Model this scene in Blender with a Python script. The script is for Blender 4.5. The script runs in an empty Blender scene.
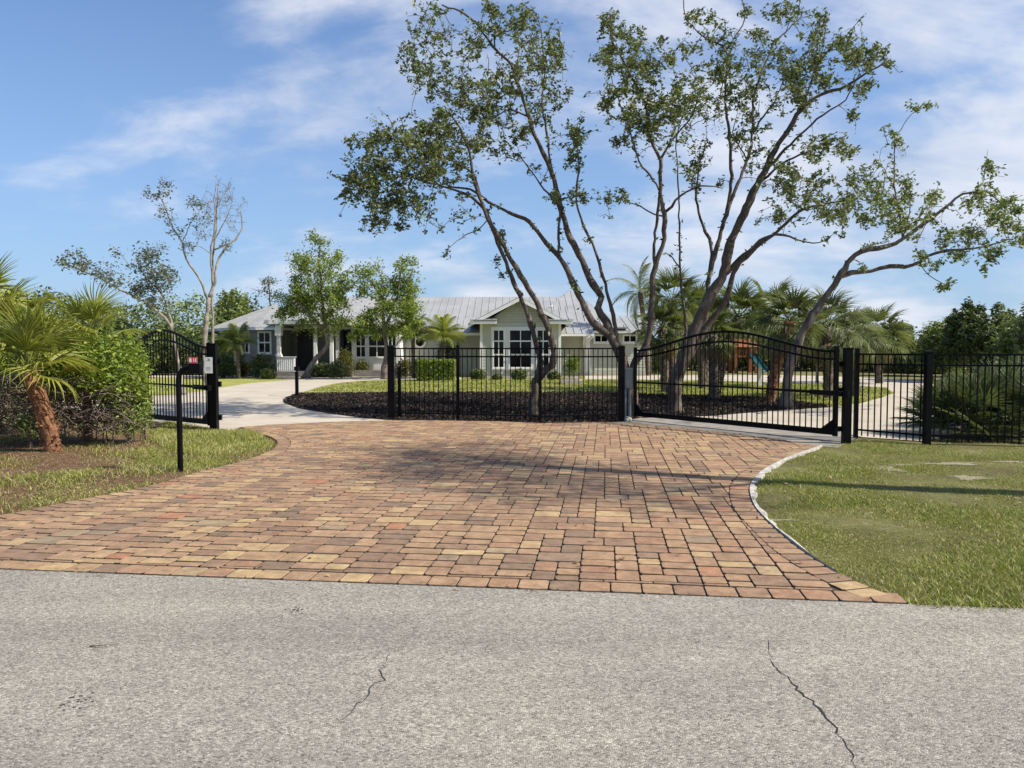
import bpy, math, random
import numpy as np
from mathutils import Vector
random.seed(7)
RNG = np.random.default_rng(11)
S = bpy.context.scene
COL = S.collection
R = math.radians

# ------------------------------------------------------------------ camera
FPX, W, H = 770.0, 1024, 768
CAMH, HORIZON = 1.55, 347.0
PITCH = math.atan((H / 2 - HORIZON) / FPX)
cd = bpy.data.cameras.new('camera'); cam = bpy.data.objects.new('camera', cd); COL.objects.link(cam)
cd.sensor_fit = 'HORIZONTAL'; cd.sensor_width = 36.0; cd.lens = 36.0 * FPX / W
cd.clip_start = 0.05; cd.clip_end = 3000
cam.location = (0, 0, CAMH); cam.rotation_euler = (math.pi / 2 - PITCH, 0, 0)
S.camera = cam

# ------------------------------------------------------------------ sky and sun
SUN_EL, SUN_AZ = R(44), math.atan2(-0.26, 0.965)        # azimuth measured from +X
world = bpy.data.worlds.new('World'); S.world = world; world.use_nodes = True
nt = world.node_tree; nt.nodes.clear()
N = nt.nodes.new; L = nt.links.new
out = N('ShaderNodeOutputWorld'); bg = N('ShaderNodeBackground'); L(bg.outputs[0], out.inputs[0])
sky = N('ShaderNodeTexSky'); sky.sky_type = 'NISHITA'; sky.sun_disc = False
sky.sun_elevation = SUN_EL; sky.sun_rotation = math.pi / 2 - SUN_AZ
sky.air_density = 1.0; sky.dust_density = 0.1; sky.ozone_density = 1.6
tc = N('ShaderNodeTexCoord'); sp = N('ShaderNodeSeparateXYZ'); L(tc.outputs['Generated'], sp.inputs[0])
def m(op, a=None, b=None, c=None):
    n = N('ShaderNodeMath'); n.operation = op
    for i, v in enumerate((a, b, c)):
        if v is None: continue
        if isinstance(v, (int, float)): n.inputs[i].default_value = v
        else: L(v, n.inputs[i])
    return n.outputs[0]
zz = m('ADD', m('MAXIMUM', sp.outputs[2], 0.0), 0.42)
cx, cy = m('DIVIDE', sp.outputs[0], zz), m('DIVIDE', sp.outputs[1], zz)
cb = N('ShaderNodeCombineXYZ'); L(cx, cb.inputs[0]); L(cy, cb.inputs[1])
def noise(scale, detail, rough, mapping=None, dist=0.0):
    mp = N('ShaderNodeMapping'); L(cb.outputs[0], mp.inputs[0])
    if mapping: mp.inputs['Location'].default_value = mapping[0]; mp.inputs['Rotation'].default_value = mapping[1]; mp.inputs['Scale'].default_value = mapping[2]
    n = N('ShaderNodeTexNoise'); n.inputs['Scale'].default_value = scale; n.inputs['Detail'].default_value = detail
    n.inputs['Roughness'].default_value = rough; n.inputs['Distortion'].default_value = dist
    L(mp.outputs[0], n.inputs['Vector']); return n.outputs['Fac']
big = noise(1.5, 7, 0.52, ((3.1, 1.7, 0), (0, 0, 0.5), (1, 1.35, 1)), 0.3)
wisp = noise(3.0, 9, 0.55, ((0.4, 5.2, 0), (0, 0, 0.6), (0.7, 1.6, 1)), 0.5)
bias = m('MULTIPLY', m('MINIMUM', m('MAXIMUM', sp.outputs[0], -0.6), 0.6), 0.30)
v = m('ADD', m('ADD', m('MULTIPLY', big, 1.0), m('MULTIPLY', wisp, 0.6)), m('ADD', bias, m('MULTIPLY', m('SUBTRACT', noise(7.0, 6, 0.6, ((2, 9, 0), (0, 0, .4), (1, 1.3, 1)), .4), 0.5), 0.42)))
mr = N('ShaderNodeMapRange'); mr.interpolation_type = 'SMOOTHSTEP'; L(v, mr.inputs['Value'])
mr.inputs['From Min'].default_value = 0.69; mr.inputs['From Max'].default_value = 1.04
mr.inputs['To Max'].default_value = 0.82
clc = N('ShaderNodeMix'); clc.data_type = 'RGBA'; cw = N('ShaderNodeMapRange'); L(wisp, cw.inputs['Value']); cw.inputs['From Min'].default_value = .36; cw.inputs['From Max'].default_value = .62; L(cw.outputs[0], clc.inputs['Factor'])
clc.inputs['A'].default_value = (2.7, 3.3, 4.4, 1); clc.inputs['B'].default_value = (4.9, 5.05, 5.5, 1)
mx = N('ShaderNodeMix'); mx.data_type = 'RGBA'; L(mr.outputs[0], mx.inputs['Factor'])
hz = N('ShaderNodeMix'); hz.data_type = 'RGBA'; hz.inputs['B'].default_value = (2.1, 3.05, 4.25, 1)
L(m('MULTIPLY', m('POWER', m('SUBTRACT', 1.0, m('MINIMUM', m('MAXIMUM', m('MULTIPLY', sp.outputs[2], 1.6), 0.0), 1.0)), 1.5), 0.85), hz.inputs['Factor']); tn = N('ShaderNodeMix'); tn.data_type = 'RGBA'; tn.blend_type = 'MULTIPLY'; tn.inputs['Factor'].default_value = 1; tn.inputs['B'].default_value = (0.54, 0.68, 0.92, 1); L(sky.outputs[0], tn.inputs['A']); L(tn.outputs['Result'], hz.inputs['A'])
L(hz.outputs['Result'], mx.inputs['A']); L(clc.outputs['Result'], mx.inputs['B'])
L(mx.outputs['Result'], bg.inputs['Color']); bg.inputs['Strength'].default_value = 0.11
sl = bpy.data.lights.new('sun', 'SUN'); so = bpy.data.objects.new('sun', sl); COL.objects.link(so)
sl.energy = 4.2; sl.angle = R(0.53); sl.color = (1.0, 0.93, 0.82)
sd = Vector((math.cos(SUN_EL) * math.cos(SUN_AZ), math.cos(SUN_EL) * math.sin(SUN_AZ), math.sin(SUN_EL)))
so.rotation_euler = sd.to_track_quat('Z', 'Y').to_euler(); so.location = (30, -8, 40)
S.view_settings.view_transform = 'Standard'; S.view_settings.look = 'None'
S.view_settings.exposure = 0.68; S.view_settings.gamma = 1; S.view_settings.use_curve_mapping = False
S.cycles.max_bounces = 6; S.cycles.transparent_max_bounces = 6

# ------------------------------------------------------------------ measuring helpers
_c, _s = math.cos(PITCH), math.sin(PITCH)
def ray(px, py):
    x, y = (px - W / 2) / FPX, (H / 2 - py) / FPX
    return np.array([x, _c + y * _s, -_s + y * _c])
def cv(px, py, D):                       # the point seen at a pixel, D metres ahead
    r = ray(px, py); p = r * (D / r[1]); p[2] += CAMH; return p
def g(px, py, z=0.0):                    # the ground point seen at a pixel
    r = ray(px, py); t = (CAMH - z) / -r[2]; return np.array([r[0] * t, r[1] * t, z])
def G(pts, z=0.0): return [tuple(g(x, y)[:2]) for x, y in pts]
def pxm(D): return D / FPX

# ------------------------------------------------------------------ object helpers
def tag(o, label=None, cat=None, group=None, kind=None):
    if label: o['label'] = label
    if cat: o['category'] = cat
    if group: o['group'] = group
    if kind: o['kind'] = kind
    return o
def empty(name, loc, label, cat, group=None, rz=0):
    o = bpy.data.objects.new(name, None); COL.objects.link(o); o.location = loc; o.rotation_euler = (0, 0, rz)
    o.empty_display_size = 0.3
    return tag(o, label, cat, group)
def link_mesh(name, me, mat, parent=None, loc=None):
    if mat: me.materials.append(mat)
    o = bpy.data.objects.new(name, me); COL.objects.link(o)
    if parent is not None:
        o.parent = parent
        o.matrix_parent_inverse = parent_inv(parent)
    return o
def parent_inv(p):
    from mathutils import Matrix
    m0 = Matrix.LocRotScale(p.location, p.rotation_euler, None)
    if p.parent: m0 = m0  # parts below parts share world coordinates
    return m0.inverted()
def fast_mesh(name, V, F, attr=None, smooth=False):
    V = np.asarray(V, dtype=np.float32); F = np.asarray(F, dtype=np.int32)
    me = bpy.data.meshes.new(name); k = F.shape[1]
    me.vertices.add(len(V)); me.vertices.foreach_set('co', V.ravel())
    me.loops.add(F.size); me.loops.foreach_set('vertex_index', F.ravel())
    me.polygons.add(len(F)); me.polygons.foreach_set('loop_start', np.arange(0, F.size, k, dtype=np.int32))
    me.polygons.foreach_set('loop_total', np.full(len(F), k, dtype=np.int32))
    if smooth: me.polygons.foreach_set('use_smooth', np.ones(len(F), dtype=bool))
    if attr is not None:
        a = me.attributes.new('rnd', 'FLOAT', 'FACE'); a.data.foreach_set('value', np.asarray(attr, dtype=np.float32))
    me.update(calc_edges=True); return me
class MB:
    def __init__(s): s.v = []; s.f = []; s.sm = []
    def add(s, vs, fs, smooth=False):
        b = len(s.v); s.v.extend([tuple(map(float, p)) for p in vs]); s.f.extend([[b + i for i in f] for f in fs]); s.sm += [smooth] * len(fs); return s
    def box(s, x0, x1, y0, y1, z0, z1):
        return s.add([(x0, y0, z0), (x1, y0, z0), (x1, y1, z0), (x0, y1, z0), (x0, y0, z1), (x1, y0, z1), (x1, y1, z1), (x0, y1, z1)],
              [(0, 3, 2, 1), (4, 5, 6, 7), (0, 1, 5, 4), (1, 2, 6, 5), (2, 3, 7, 6), (3, 0, 4, 7)])
    def bar(s, p, q, w, h=None, up=(0, 0, 1)):          # box section from p to q
        h = h or w; p = np.array(p, float); q = np.array(q, float); d = q - p; d /= np.linalg.norm(d)
        u = np.array(up, float)
        if abs(d @ u) > 0.95: u = np.array([1., 0, 0])
        a = np.cross(d, u); a /= np.linalg.norm(a); b = np.cross(a, d)
        vs = [e + sa * a * w / 2 + sb * b * h / 2 for e in (p, q) for sa, sb in ((-1, -1), (1, -1), (1, 1), (-1, 1))]
        return s.add(vs, [(3, 2, 1, 0), (4, 5, 6, 7), (0, 1, 5, 4), (1, 2, 6, 5), (2, 3, 7, 6), (3, 0, 4, 7)])
    def tube(s, P, rad, n=8, cap=True):
        V, F = tube_arrays(P, rad, n); s.add(V, F.tolist(), True)
        if cap:
            b = len(s.v) - len(V); s.f.append([b + i for i in range(n)][::-1]); s.f.append([b + len(V) - n + i for i in range(n)]); s.sm += [False, False]
        return s
    def prism(s, poly, z0, z1):
        n = len(poly); vs = [(x, y, z0) for x, y in poly] + [(x, y, z1) for x, y in poly]
        return s.add(vs, [list(range(n))[::-1], list(range(n, 2 * n))] + [(i, (i + 1) % n, n + (i + 1) % n, n + i) for i in range(n)])
    def poly(s, pts): return s.add(pts, [list(range(len(pts)))])
    def build(s, name, mat, parent=None, bevel=0):
        me = bpy.data.meshes.new(name); me.from_pydata(s.v, [], s.f); me.validate()
        if len(me.polygons) == len(s.sm): me.polygons.foreach_set('use_smooth', s.sm)
        me.update(); o = link_mesh(name, me, mat, parent)
        if bevel:
            b = o.modifiers.new('bevel', 'BEVEL'); b.width = bevel; b.segments = 2; b.limit_method = 'ANGLE'
        return o
def tube_arrays(P, rad, n=6):
    P = np.asarray(P, float); K = len(P); rad = np.broadcast_to(np.asarray(rad, float), (K,))
    T = np.gradient(P, axis=0); T /= np.linalg.norm(T, axis=1, keepdims=True) + 1e-9
    ref = np.array([0.31, 0.95, 0.05]) if abs(T[:, 2]).mean() > 0.5 else np.array([0.05, 0.1, 1.0])
    A = np.cross(T, ref); A /= np.linalg.norm(A, axis=1, keepdims=True) + 1e-9; B = np.cross(T, A)
    th = np.arange(n) * 2 * math.pi / n
    V = P[:, None] + rad[:, None, None] * (np.cos(th)[None, :, None] * A[:, None] + np.sin(th)[None, :, None] * B[:, None])
    i, j = np.meshgrid(np.arange(K - 1), np.arange(n), indexing='ij'); jn = (j + 1) % n
    F = np.stack([i * n + j, i * n + jn, (i + 1) * n + jn, (i + 1) * n + j], -1).reshape(-1, 4)
    return V.reshape(-1, 3), F
def smooth_path(P, step=0.12):
    P = np.asarray(P, float)
    if len(P) < 3: 
        k = max(2, int(np.linalg.norm(P[-1] - P[0]) / step)); return P[0] + (P[-1] - P[0]) * np.linspace(0, 1, k)[:, None]
    Q = np.vstack([2 * P[0] - P[1], P, 2 * P[-1] - P[-2]]); o = []
    for i in range(1, len(Q) - 2):
        a, b, c, d = Q[i - 1:i + 3]; k = max(2, int(np.linalg.norm(c - b) / step))
        t = np.linspace(0, 1, k, endpoint=False)[:, None]
        o.append(0.5 * (2 * b + (c - a) * t + (2 * a - 5 * b + 4 * c - d) * t * t + (3 * b - a - 3 * c + d) * t ** 3))
    return np.vstack(o + [P[-1:]])
def inside(poly, X, Y):
    poly = np.asarray(poly); r = np.zeros(X.shape, bool); j = len(poly) - 1
    for i in range(len(poly)):
        xi, yi = poly[i]; xj, yj = poly[j]
        c = ((yi > Y) != (yj > Y)) & (X < (xj - xi) * (Y - yi) / (yj - yi + 1e-12) + xi); r ^= c; j = i
    return r
def edge_dist(line, X, Y):
    d = np.full(X.shape, 1e9)
    for (a, b), (c, e) in zip(line[:-1], line[1:]):
        t = np.clip(((X - a) * (c - a) + (Y - b) * (e - b)) / ((c - a) ** 2 + (e - b) ** 2 + 1e-12), 0, 1)
        d = np.minimum(d, np.hypot(X - a - t * (c - a), Y - b - t * (e - b)))
    return d

# ------------------------------------------------------------------ materials
def mat(name, rough=0.8):
    mt = bpy.data.materials.new(name); mt.use_nodes = True; t = mt.node_tree
    b = t.nodes['Principled BSDF']; b.inputs['Roughness'].default_value = rough; b.inputs['Specular IOR Level'].default_value = 0.3
    return mt, t, b
def nz(t, scale, detail=4, rough=0.55, vec=None, stretch=None, dist=0.0):
    n = t.nodes.new('ShaderNodeTexNoise'); n.inputs['Scale'].default_value = scale; n.inputs['Detail'].default_value = detail
    n.inputs['Roughness'].default_value = rough; n.inputs['Distortion'].default_value = dist
    c = t.nodes.new('ShaderNodeTexCoord'); src = c.outputs['Object']
    if stretch:
        mp = t.nodes.new('ShaderNodeMapping'); mp.inputs['Scale'].default_value = stretch; t.links.new(src, mp.inputs[0]); src = mp.outputs[0]
    t.links.new(src, n.inputs['Vector']); return n.outputs['Fac']
def ramp(t, fac, stops, interp='LINEAR'):
    r = t.nodes.new('ShaderNodeValToRGB'); e = r.color_ramp.elements; r.color_ramp.interpolation = interp
    while len(e) < len(stops): e.new(0.5)
    for k, (p, c) in enumerate(stops): e[k].position = p; e[k].color = (*c, 1)
    t.links.new(fac, r.inputs[0]); return r.outputs[0]
def mixc(t, f, a, b, mode='MIX'):
    n = t.nodes.new('ShaderNodeMix'); n.data_type = 'RGBA'; n.blend_type = mode
    for k, v_ in (('Factor', f), ('A', a), ('B', b)):
        if isinstance(v_, (int, float)): n.inputs[k].default_value = v_
        elif isinstance(v_, tuple): n.inputs[k].default_value = (*v_, 1)
        else: t.links.new(v_, n.inputs[k])
    return n.outputs['Result']
def mth(t, op, a, b=0.0):
    n = t.nodes.new('ShaderNodeMath'); n.operation = op
    for i, v_ in enumerate((a, b)):
        if isinstance(v_, (int, float)): n.inputs[i].default_value = v_
        else: t.links.new(v_, n.inputs[i])
    return n.outputs[0]
def bump(t, b, h, strength=0.5, dist=0.02):
    n = t.nodes.new('ShaderNodeBump'); n.inputs['Strength'].default_value = strength; n.inputs['Distance'].default_value = dist
    t.links.new(h, n.inputs['Height']); t.links.new(n.outputs[0], b.inputs['Normal'])
def attr(t, name='rnd'):
    n = t.nodes.new('ShaderNodeAttribute'); n.attribute_name = name; return n.outputs['Fac']
def simple(name, c1, c2, scale=6, rough=0.7, bs=0.2, bd=0.01, bscale=None, stretch=None, metal=0, pos=(0.35, 0.7)):
    mt, t, b = mat(name, rough); f = nz(t, scale, 5, 0.6, stretch=stretch)
    t.links.new(ramp(t, f, [(pos[0], c1), (pos[1], c2)]), b.inputs['Base Color'])
    if bs: bump(t, b, nz(t, bscale or scale * 4, 4, 0.6, stretch=stretch), bs, bd)
    b.inputs['Metallic'].default_value = metal; return mt
def leafmat(name, stops, trans=0.35, nscale=1.2, rough=0.5, gloss=0.35):
    mt, t, b = mat(name, rough); b.inputs['Specular IOR Level'].default_value = gloss
    f = mth(t, 'ADD', mth(t, 'MULTIPLY', attr(t), 0.65), mth(t, 'MULTIPLY', nz(t, nscale, 2), 0.35))
    c = ramp(t, f, stops); t.links.new(c, b.inputs['Base Color'])
    tr = t.nodes.new('ShaderNodeBsdfTranslucent'); t.links.new(mixc(t, 0.35, c, (0.28, 0.34, 0.03)), tr.inputs[0])
    ms = t.nodes.new('ShaderNodeMixShader'); ms.inputs[0].default_value = trans
    t.links.new(b.outputs[0], ms.inputs[1]); t.links.new(tr.outputs[0], ms.inputs[2])
    t.links.new(ms.outputs[0], t.nodes['Material Output'].inputs[0]); return mt
M = {}
# asphalt with pale stone chips
mt, t, b = mat('asphalt', 0.88)
vo = t.nodes.new('ShaderNodeTexVoronoi'); vo.inputs['Scale'].default_value = 125; tcn = t.nodes.new('ShaderNodeTexCoord'); t.links.new(tcn.outputs['Object'], vo.inputs['Vector'])
sepc = t.nodes.new('ShaderNodeSeparateColor'); t.links.new(vo.outputs['Color'], sepc.inputs[0])
chips = ramp(t, sepc.outputs[0], [(0.0, (0.13, 0.118, 0.10)), (0.2, (0.26, 0.24, 0.203)), (0.7, (0.35, 0.325, 0.277)), (1.0, (0.54, 0.50, 0.43))])
patch = ramp(t, nz(t, 0.55, 6, 0.6), [(0.3, (0.8, 0.8, 0.81)), (0.7, (1.08, 1.06, 1.02))])
fine = ramp(t, nz(t, 14, 6, 0.75), [(0.25, (0.75, 0.75, 0.75)), (0.7, (1.1, 1.1, 1.1))])
streak = ramp(t, nz(t, 1.3, 5, 0.6, stretch=(0.12, 1.6, 1)), [(0.3, (0.86, 0.86, 0.86)), (0.65, (1.07, 1.07, 1.06))])
c = mixc(t, 1.0, mixc(t, 1.0, mixc(t, 1.0, chips, patch, 'MULTIPLY'), fine, 'MULTIPLY'), streak, 'MULTIPLY')
t.links.new(c, b.inputs['Base Color'])
dd = mth(t, 'SUBTRACT', 1.0, mth(t, 'MULTIPLY', vo.outputs['Distance'], 1.4))
bump(t, b, mth(t, 'ADD', dd, mth(t, 'MULTIPLY', nz(t, 40, 5, 0.7), 1.0)), 0.65, 0.004); M['asphalt'] = mt
# clay pavers: colour per block
mt, t, b = mat('paver', 0.85)
base = ramp(t, attr(t), [(0.0, (0.23, 0.165, 0.12)), (0.14, (0.29, 0.19, 0.13)), (0.32, (0.355, 0.23, 0.148)), (0.52, (0.40, 0.27, 0.172)), (0.68, (0.345, 0.21, 0.135)),
                         (0.80, (0.43, 0.305, 0.18)), (0.90, (0.47, 0.345, 0.195)), (0.95, (0.27, 0.21, 0.155)), (1.0, (0.40, 0.20, 0.12))])
tint = ramp(t, nz(t, 9, 5, 0.65), [(0.3, (0.66, 0.63, 0.60)), (0.7, (1.2, 1.18, 1.10))])
grime = ramp(t, nz(t, 0.8, 5, 0.6), [(0.3, (0.86, 0.85, 0.84)), (0.65, (1.06, 1.05, 1.02))])
sand = ramp(t, nz(t, 60, 4, 0.8), [(0.3, (0.78, 0.78, 0.78)), (0.7, (1.14, 1.14, 1.14))])
t.links.new(mixc(t, 1.0, mixc(t, 1.0, mixc(t, 1.0, base, tint, 'MULTIPLY'), grime, 'MULTIPLY'), sand, 'MULTIPLY'), b.inputs['Base Color'])
bump(t, b, nz(t, 70, 6, 0.75), 0.6, 0.004); M['paver'] = mt
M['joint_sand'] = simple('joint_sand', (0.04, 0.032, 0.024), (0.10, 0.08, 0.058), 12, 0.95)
# pale broom-finished concrete
mt, t, b = mat('drive_concrete', 0.9)
c = mixc(t, 1.0, ramp(t, nz(t, 0.7, 6, 0.62), [(0.3, (0.42, 0.365, 0.285)), (0.7, (0.57, 0.505, 0.405))]), ramp(t, nz(t, 25, 5, 0.8), [(0.3, (0.8, 0.8, 0.8)), (0.7, (1.12, 1.12, 1.12))]), 'MULTIPLY')
t.links.new(c, b.inputs['Base Color']); bump(t, b, nz(t, 50, 5, 0.7), 0.4, 0.006); M['drive'] = mt
M['apron'] = simple('apron_concrete', (0.20, 0.185, 0.16), (0.36, 0.33, 0.285), 3.0, 0.9, 0.4, 0.006, 45)
M['kerb'] = simple('kerb_concrete', (0.26, 0.24, 0.20), (0.62, 0.60, 0.54), 14, 0.9, 0.6, 0.012, 30)
# lawn soil
mt, t, b = mat('lawn_ground', 0.95)
n1 = nz(t, 1.1, 6, 0.65); n2 = nz(t, 22, 5, 0.75)
c = ramp(t, mth(t, 'ADD', mth(t, 'MULTIPLY', n1, 0.55), mth(t, 'MULTIPLY', n2, 0.45)), [(0.36, (0.12, 0.09, 0.05)), (0.46, (0.15, 0.135, 0.05)), (0.54, (0.21, 0.20, 0.06)), (0.66, (0.36, 0.32, 0.19))])
t.links.new(c, b.inputs['Base Color']); bump(t, b, nz(t, 60, 5, 0.8), 1.0, 0.03); M['lawn'] = mt
mt, t, b = mat('far_lawn', 0.95)
c = ramp(t, mth(t, 'ADD', mth(t, 'MULTIPLY', nz(t, 0.6, 5, 0.65), 0.5), mth(t, 'MULTIPLY', nz(t, 9, 5, 0.8), 0.5)), [(0.35, (0.23, 0.24, 0.06)), (0.5, (0.33, 0.345, 0.08)), (0.65, (0.45, 0.43, 0.14))])
t.links.new(c, b.inputs['Base Color']); bump(t, b, nz(t, 30, 5, 0.8), 1.0, 0.04); M['far_lawn'] = mt
M['needles'] = simple('leaf_litter', (0.10, 0.055, 0.03), (0.26, 0.15, 0.085), 14, 0.95, 1.0, 0.03, 60)
M['sandpatch'] = simple('bare_sand', (0.22, 0.19, 0.12), (0.36, 0.32, 0.23), 20, 0.95, 0.6, 0.01, 80)
M['mulch'] = simple('mulch', (0.012, 0.009, 0.008), (0.04, 0.028, 0.022), 18, 0.95, 1.0, 0.05, 28)
mt, t, b = mat('mulch_chip', 0.9)
t.links.new(ramp(t, attr(t), [(0.0, (0.01, 0.008, 0.007)), (0.7, (0.032, 0.023, 0.018)), (0.95, (0.08, 0.055, 0.04)), (1, (0.25, 0.18, 0.12))]), b.inputs['Base Color']); M['chip'] = mt
M['black_metal'] = simple('black_powder_coat', (0.0022, 0.0022, 0.0028), (0.0045, 0.0045, 0.0052), 5, 0.42, 0.05, 0.002)
M['black_metal'].node_tree.nodes['Principled BSDF'].inputs['Specular IOR Level'].default_value = 0.12
M['crack'] = simple('crack_dark', (0.02, 0.018, 0.016), (0.05, 0.045, 0.04), 30, 1.0, 0)
M['bark'] = simple('oak_bark', (0.07, 0.055, 0.045), (0.26, 0.225, 0.19), 7, 0.95, 1.0, 0.03, 16, (1, 1, 0.35))
mt, t, b = mat('sunlit_lichen_bark', 0.95)
bb = mixc(t, ramp(t, nz(t, 3.5, 5, 0.7), [(0.56, (0, 0, 0)), (0.66, (1, 1, 1))]), ramp(t, nz(t, 9, 5, 0.7, stretch=(1, 1, 0.4)), [(0.35, (0.075, 0.058, 0.048)), (0.65, (0.15, 0.12, 0.095))]), (0.235, 0.205, 0.165))  # pale patches paint sunlit tan as well as lichen over shaded brown
t.links.new(bb, b.inputs['Base Color']); bump(t, b, nz(t, 22, 6, 0.75, stretch=(1, 1, 0.35)), 1.0, 0.035); M['sunlit_lichen_bark'] = mt
M['pale_bark'] = simple('pale_bark', (0.13, 0.11, 0.09), (0.38, 0.345, 0.29), 5, 0.9, 0.6, 0.02, 16)
M['palm_bark'] = simple('palm_boots', (0.10, 0.045, 0.022), (0.38, 0.19, 0.10), 9, 0.95, 1.0, 0.03, 22)
M['palm_grey'] = simple('palm_trunk_grey', (0.07, 0.055, 0.042), (0.2, 0.16, 0.125), 9, 0.95, 1.0, 0.03, 22)
M['oak_leaf'] = leafmat('oak_leaf', [(0.15, (0.04, 0.058, 0.02)), (0.42, (0.10, 0.135, 0.045)), (0.66, (0.18, 0.22, 0.078)), (0.9, (0.34, 0.36, 0.16))], 0.25)
M['oak_leaf_light'] = leafmat('oak_leaf_light', [(0.15, (0.06, 0.09, 0.026)), (0.42, (0.145, 0.195, 0.052)), (0.66, (0.24, 0.295, 0.085)), (0.9, (0.38, 0.40, 0.15))], 0.3)
M['bright_leaf'] = leafmat('bright_leaf', [(0.15, (0.08, 0.12, 0.02)), (0.45, (0.18, 0.26, 0.035)), (0.7, (0.30, 0.38, 0.055)), (0.92, (0.46, 0.50, 0.12))], 0.4)
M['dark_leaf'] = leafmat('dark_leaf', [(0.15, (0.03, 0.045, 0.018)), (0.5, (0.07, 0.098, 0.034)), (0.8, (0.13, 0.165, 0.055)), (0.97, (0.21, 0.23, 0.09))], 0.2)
M['grey_leaf'] = leafmat('grey_leaf', [(0.15, (0.05, 0.065, 0.05)), (0.5, (0.10, 0.125, 0.085)), (0.8, (0.16, 0.19, 0.12)), (0.97, (0.26, 0.28, 0.2))], 0.25)
M['red_leaf'] = leafmat('red_leaf', [(0.15, (0.05, 0.008, 0.012)), (0.5, (0.16, 0.02, 0.03)), (0.8, (0.26, 0.05, 0.04)), (0.97, (0.3, 0.16, 0.05))], 0.3)
M['mixed_leaf'] = leafmat('croton_leaf', [(0.15, (0.04, 0.06, 0.02)), (0.5, (0.10, 0.13, 0.035)), (0.75, (0.28, 0.20, 0.05)), (0.97, (0.32, 0.12, 0.05))], 0.3)
M['palm_leaf'] = leafmat('palm_leaf', [(0.1, (0.055, 0.075, 0.025)), (0.45, (0.12, 0.15, 0.045)), (0.7, (0.21, 0.24, 0.075)), (0.92, (0.42, 0.39, 0.18))], 0.3, gloss=0.6)
M['palm_leaf_bright'] = leafmat('palm_leaf_bright', [(0.1, (0.075, 0.10, 0.012)), (0.38, (0.19, 0.235, 0.028)), (0.64, (0.34, 0.36, 0.055)), (0.88, (0.58, 0.50, 0.18))], 0.35, gloss=0.6)
M['palm_leaf_grey'] = leafmat('palm_leaf_grey', [(0.1, (0.08, 0.10, 0.055)), (0.5, (0.16, 0.19, 0.09)), (0.8, (0.27, 0.29, 0.15)), (0.97, (0.44, 0.42, 0.25))], 0.3, gloss=0.6)
M['palmetto_leaf'] = leafmat('palmetto_leaf', [(0.1, (0.035, 0.05, 0.02)), (0.42, (0.09, 0.12, 0.045)), (0.64, (0.19, 0.23, 0.085)), (0.78, (0.56, 0.52, 0.32))], 0.2, gloss=0.6)
M['dead_frond'] = leafmat('dead_frond', [(0.1, (0.12, 0.07, 0.035)), (0.5, (0.26, 0.17, 0.09)), (0.9, (0.42, 0.31, 0.18))], 0.2)
M['grass'] = leafmat('grass_blade', [(0.15, (0.07, 0.095, 0.015)), (0.36, (0.19, 0.235, 0.03)), (0.54, (0.32, 0.355, 0.055)), (0.68, (0.44, 0.42, 0.13)), (0.85, (0.62, 0.53, 0.33))], 0.3, nscale=1.5)
M['litter'] = leafmat('dry_litter', [(0.1, (0.12, 0.06, 0.03)), (0.5, (0.24, 0.14, 0.08)), (0.8, (0.42, 0.32, 0.2)), (1, (0.6, 0.55, 0.45))], 0.1)
M['brush'] = simple('dead_vines', (0.10, 0.075, 0.06), (0.26, 0.20, 0.165), 5, 0.95, 0)
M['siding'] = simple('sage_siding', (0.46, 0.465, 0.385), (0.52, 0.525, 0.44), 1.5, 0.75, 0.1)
M['siding_shaded'] = simple('shaded_sage_siding', (0.2, 0.215, 0.19), (0.25, 0.265, 0.235), 1.5, 0.75, 0.1)  # sage siding with the shade of eaves and trees put into its colour
mt, t, b = mat('shingle', 0.8)
br = t.nodes.new('ShaderNodeTexBrick'); tcn = t.nodes.new('ShaderNodeTexCoord'); mp = t.nodes.new('ShaderNodeMapping'); mp.inputs['Rotation'].default_value = (math.pi / 2, 0, 0)
t.links.new(tcn.outputs['Object'], mp.inputs[0]); t.links.new(mp.outputs[0], br.inputs['Vector'])
br.inputs['Scale'].default_value = 1.0; br.inputs['Brick Width'].default_value = 0.16; br.inputs['Row Height'].default_value = 0.13; br.inputs['Mortar Size'].default_value = 0.014
br.inputs['Color1'].default_value = (0.42, 0.43, 0.35, 1); br.inputs['Color2'].default_value = (0.47, 0.475, 0.39, 1); br.inputs['Mortar'].default_value = (0.32, 0.325, 0.26, 1)
t.links.new(br.outputs['Color'], b.inputs['Base Color']); bump(t, b, br.outputs['Fac'], -0.6, 0.02); M['shingle'] = mt
M['white_trim'] = simple('white_trim', (0.74, 0.74, 0.70), (0.82, 0.82, 0.79), 3, 0.55, 0)
M['roof'] = simple('metal_roof', (0.32, 0.32, 0.31), (0.40, 0.40, 0.39), 0.8, 0.5, 0.1, 0.01, 4, metal=0.1)
mt, t, b = mat('window_glass', 0.06); b.inputs['Base Color'].default_value = (0.006, 0.007, 0.008, 1); b.inputs['Specular IOR Level'].default_value = 0.2; M['glass'] = mt
M['door_dark'] = simple('dark_door', (0.04, 0.04, 0.04), (0.06, 0.058, 0.055), 3, 0.6, 0)
M['box_grey'] = simple('grey_enclosure', (0.28, 0.285, 0.28), (0.36, 0.365, 0.36), 5, 0.5, 0.05)
M['white_paint'] = simple('white_paint', (0.66, 0.66, 0.64), (0.78, 0.78, 0.76), 6, 0.5, 0)
M['red_paint'] = simple('red_paint', (0.42, 0.06, 0.07), (0.5, 0.09, 0.10), 6, 0.5, 0)
M['print_ink'] = simple('print_ink', (0.10, 0.11, 0.12), (0.16, 0.17, 0.18), 6, 0.7, 0)
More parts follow.
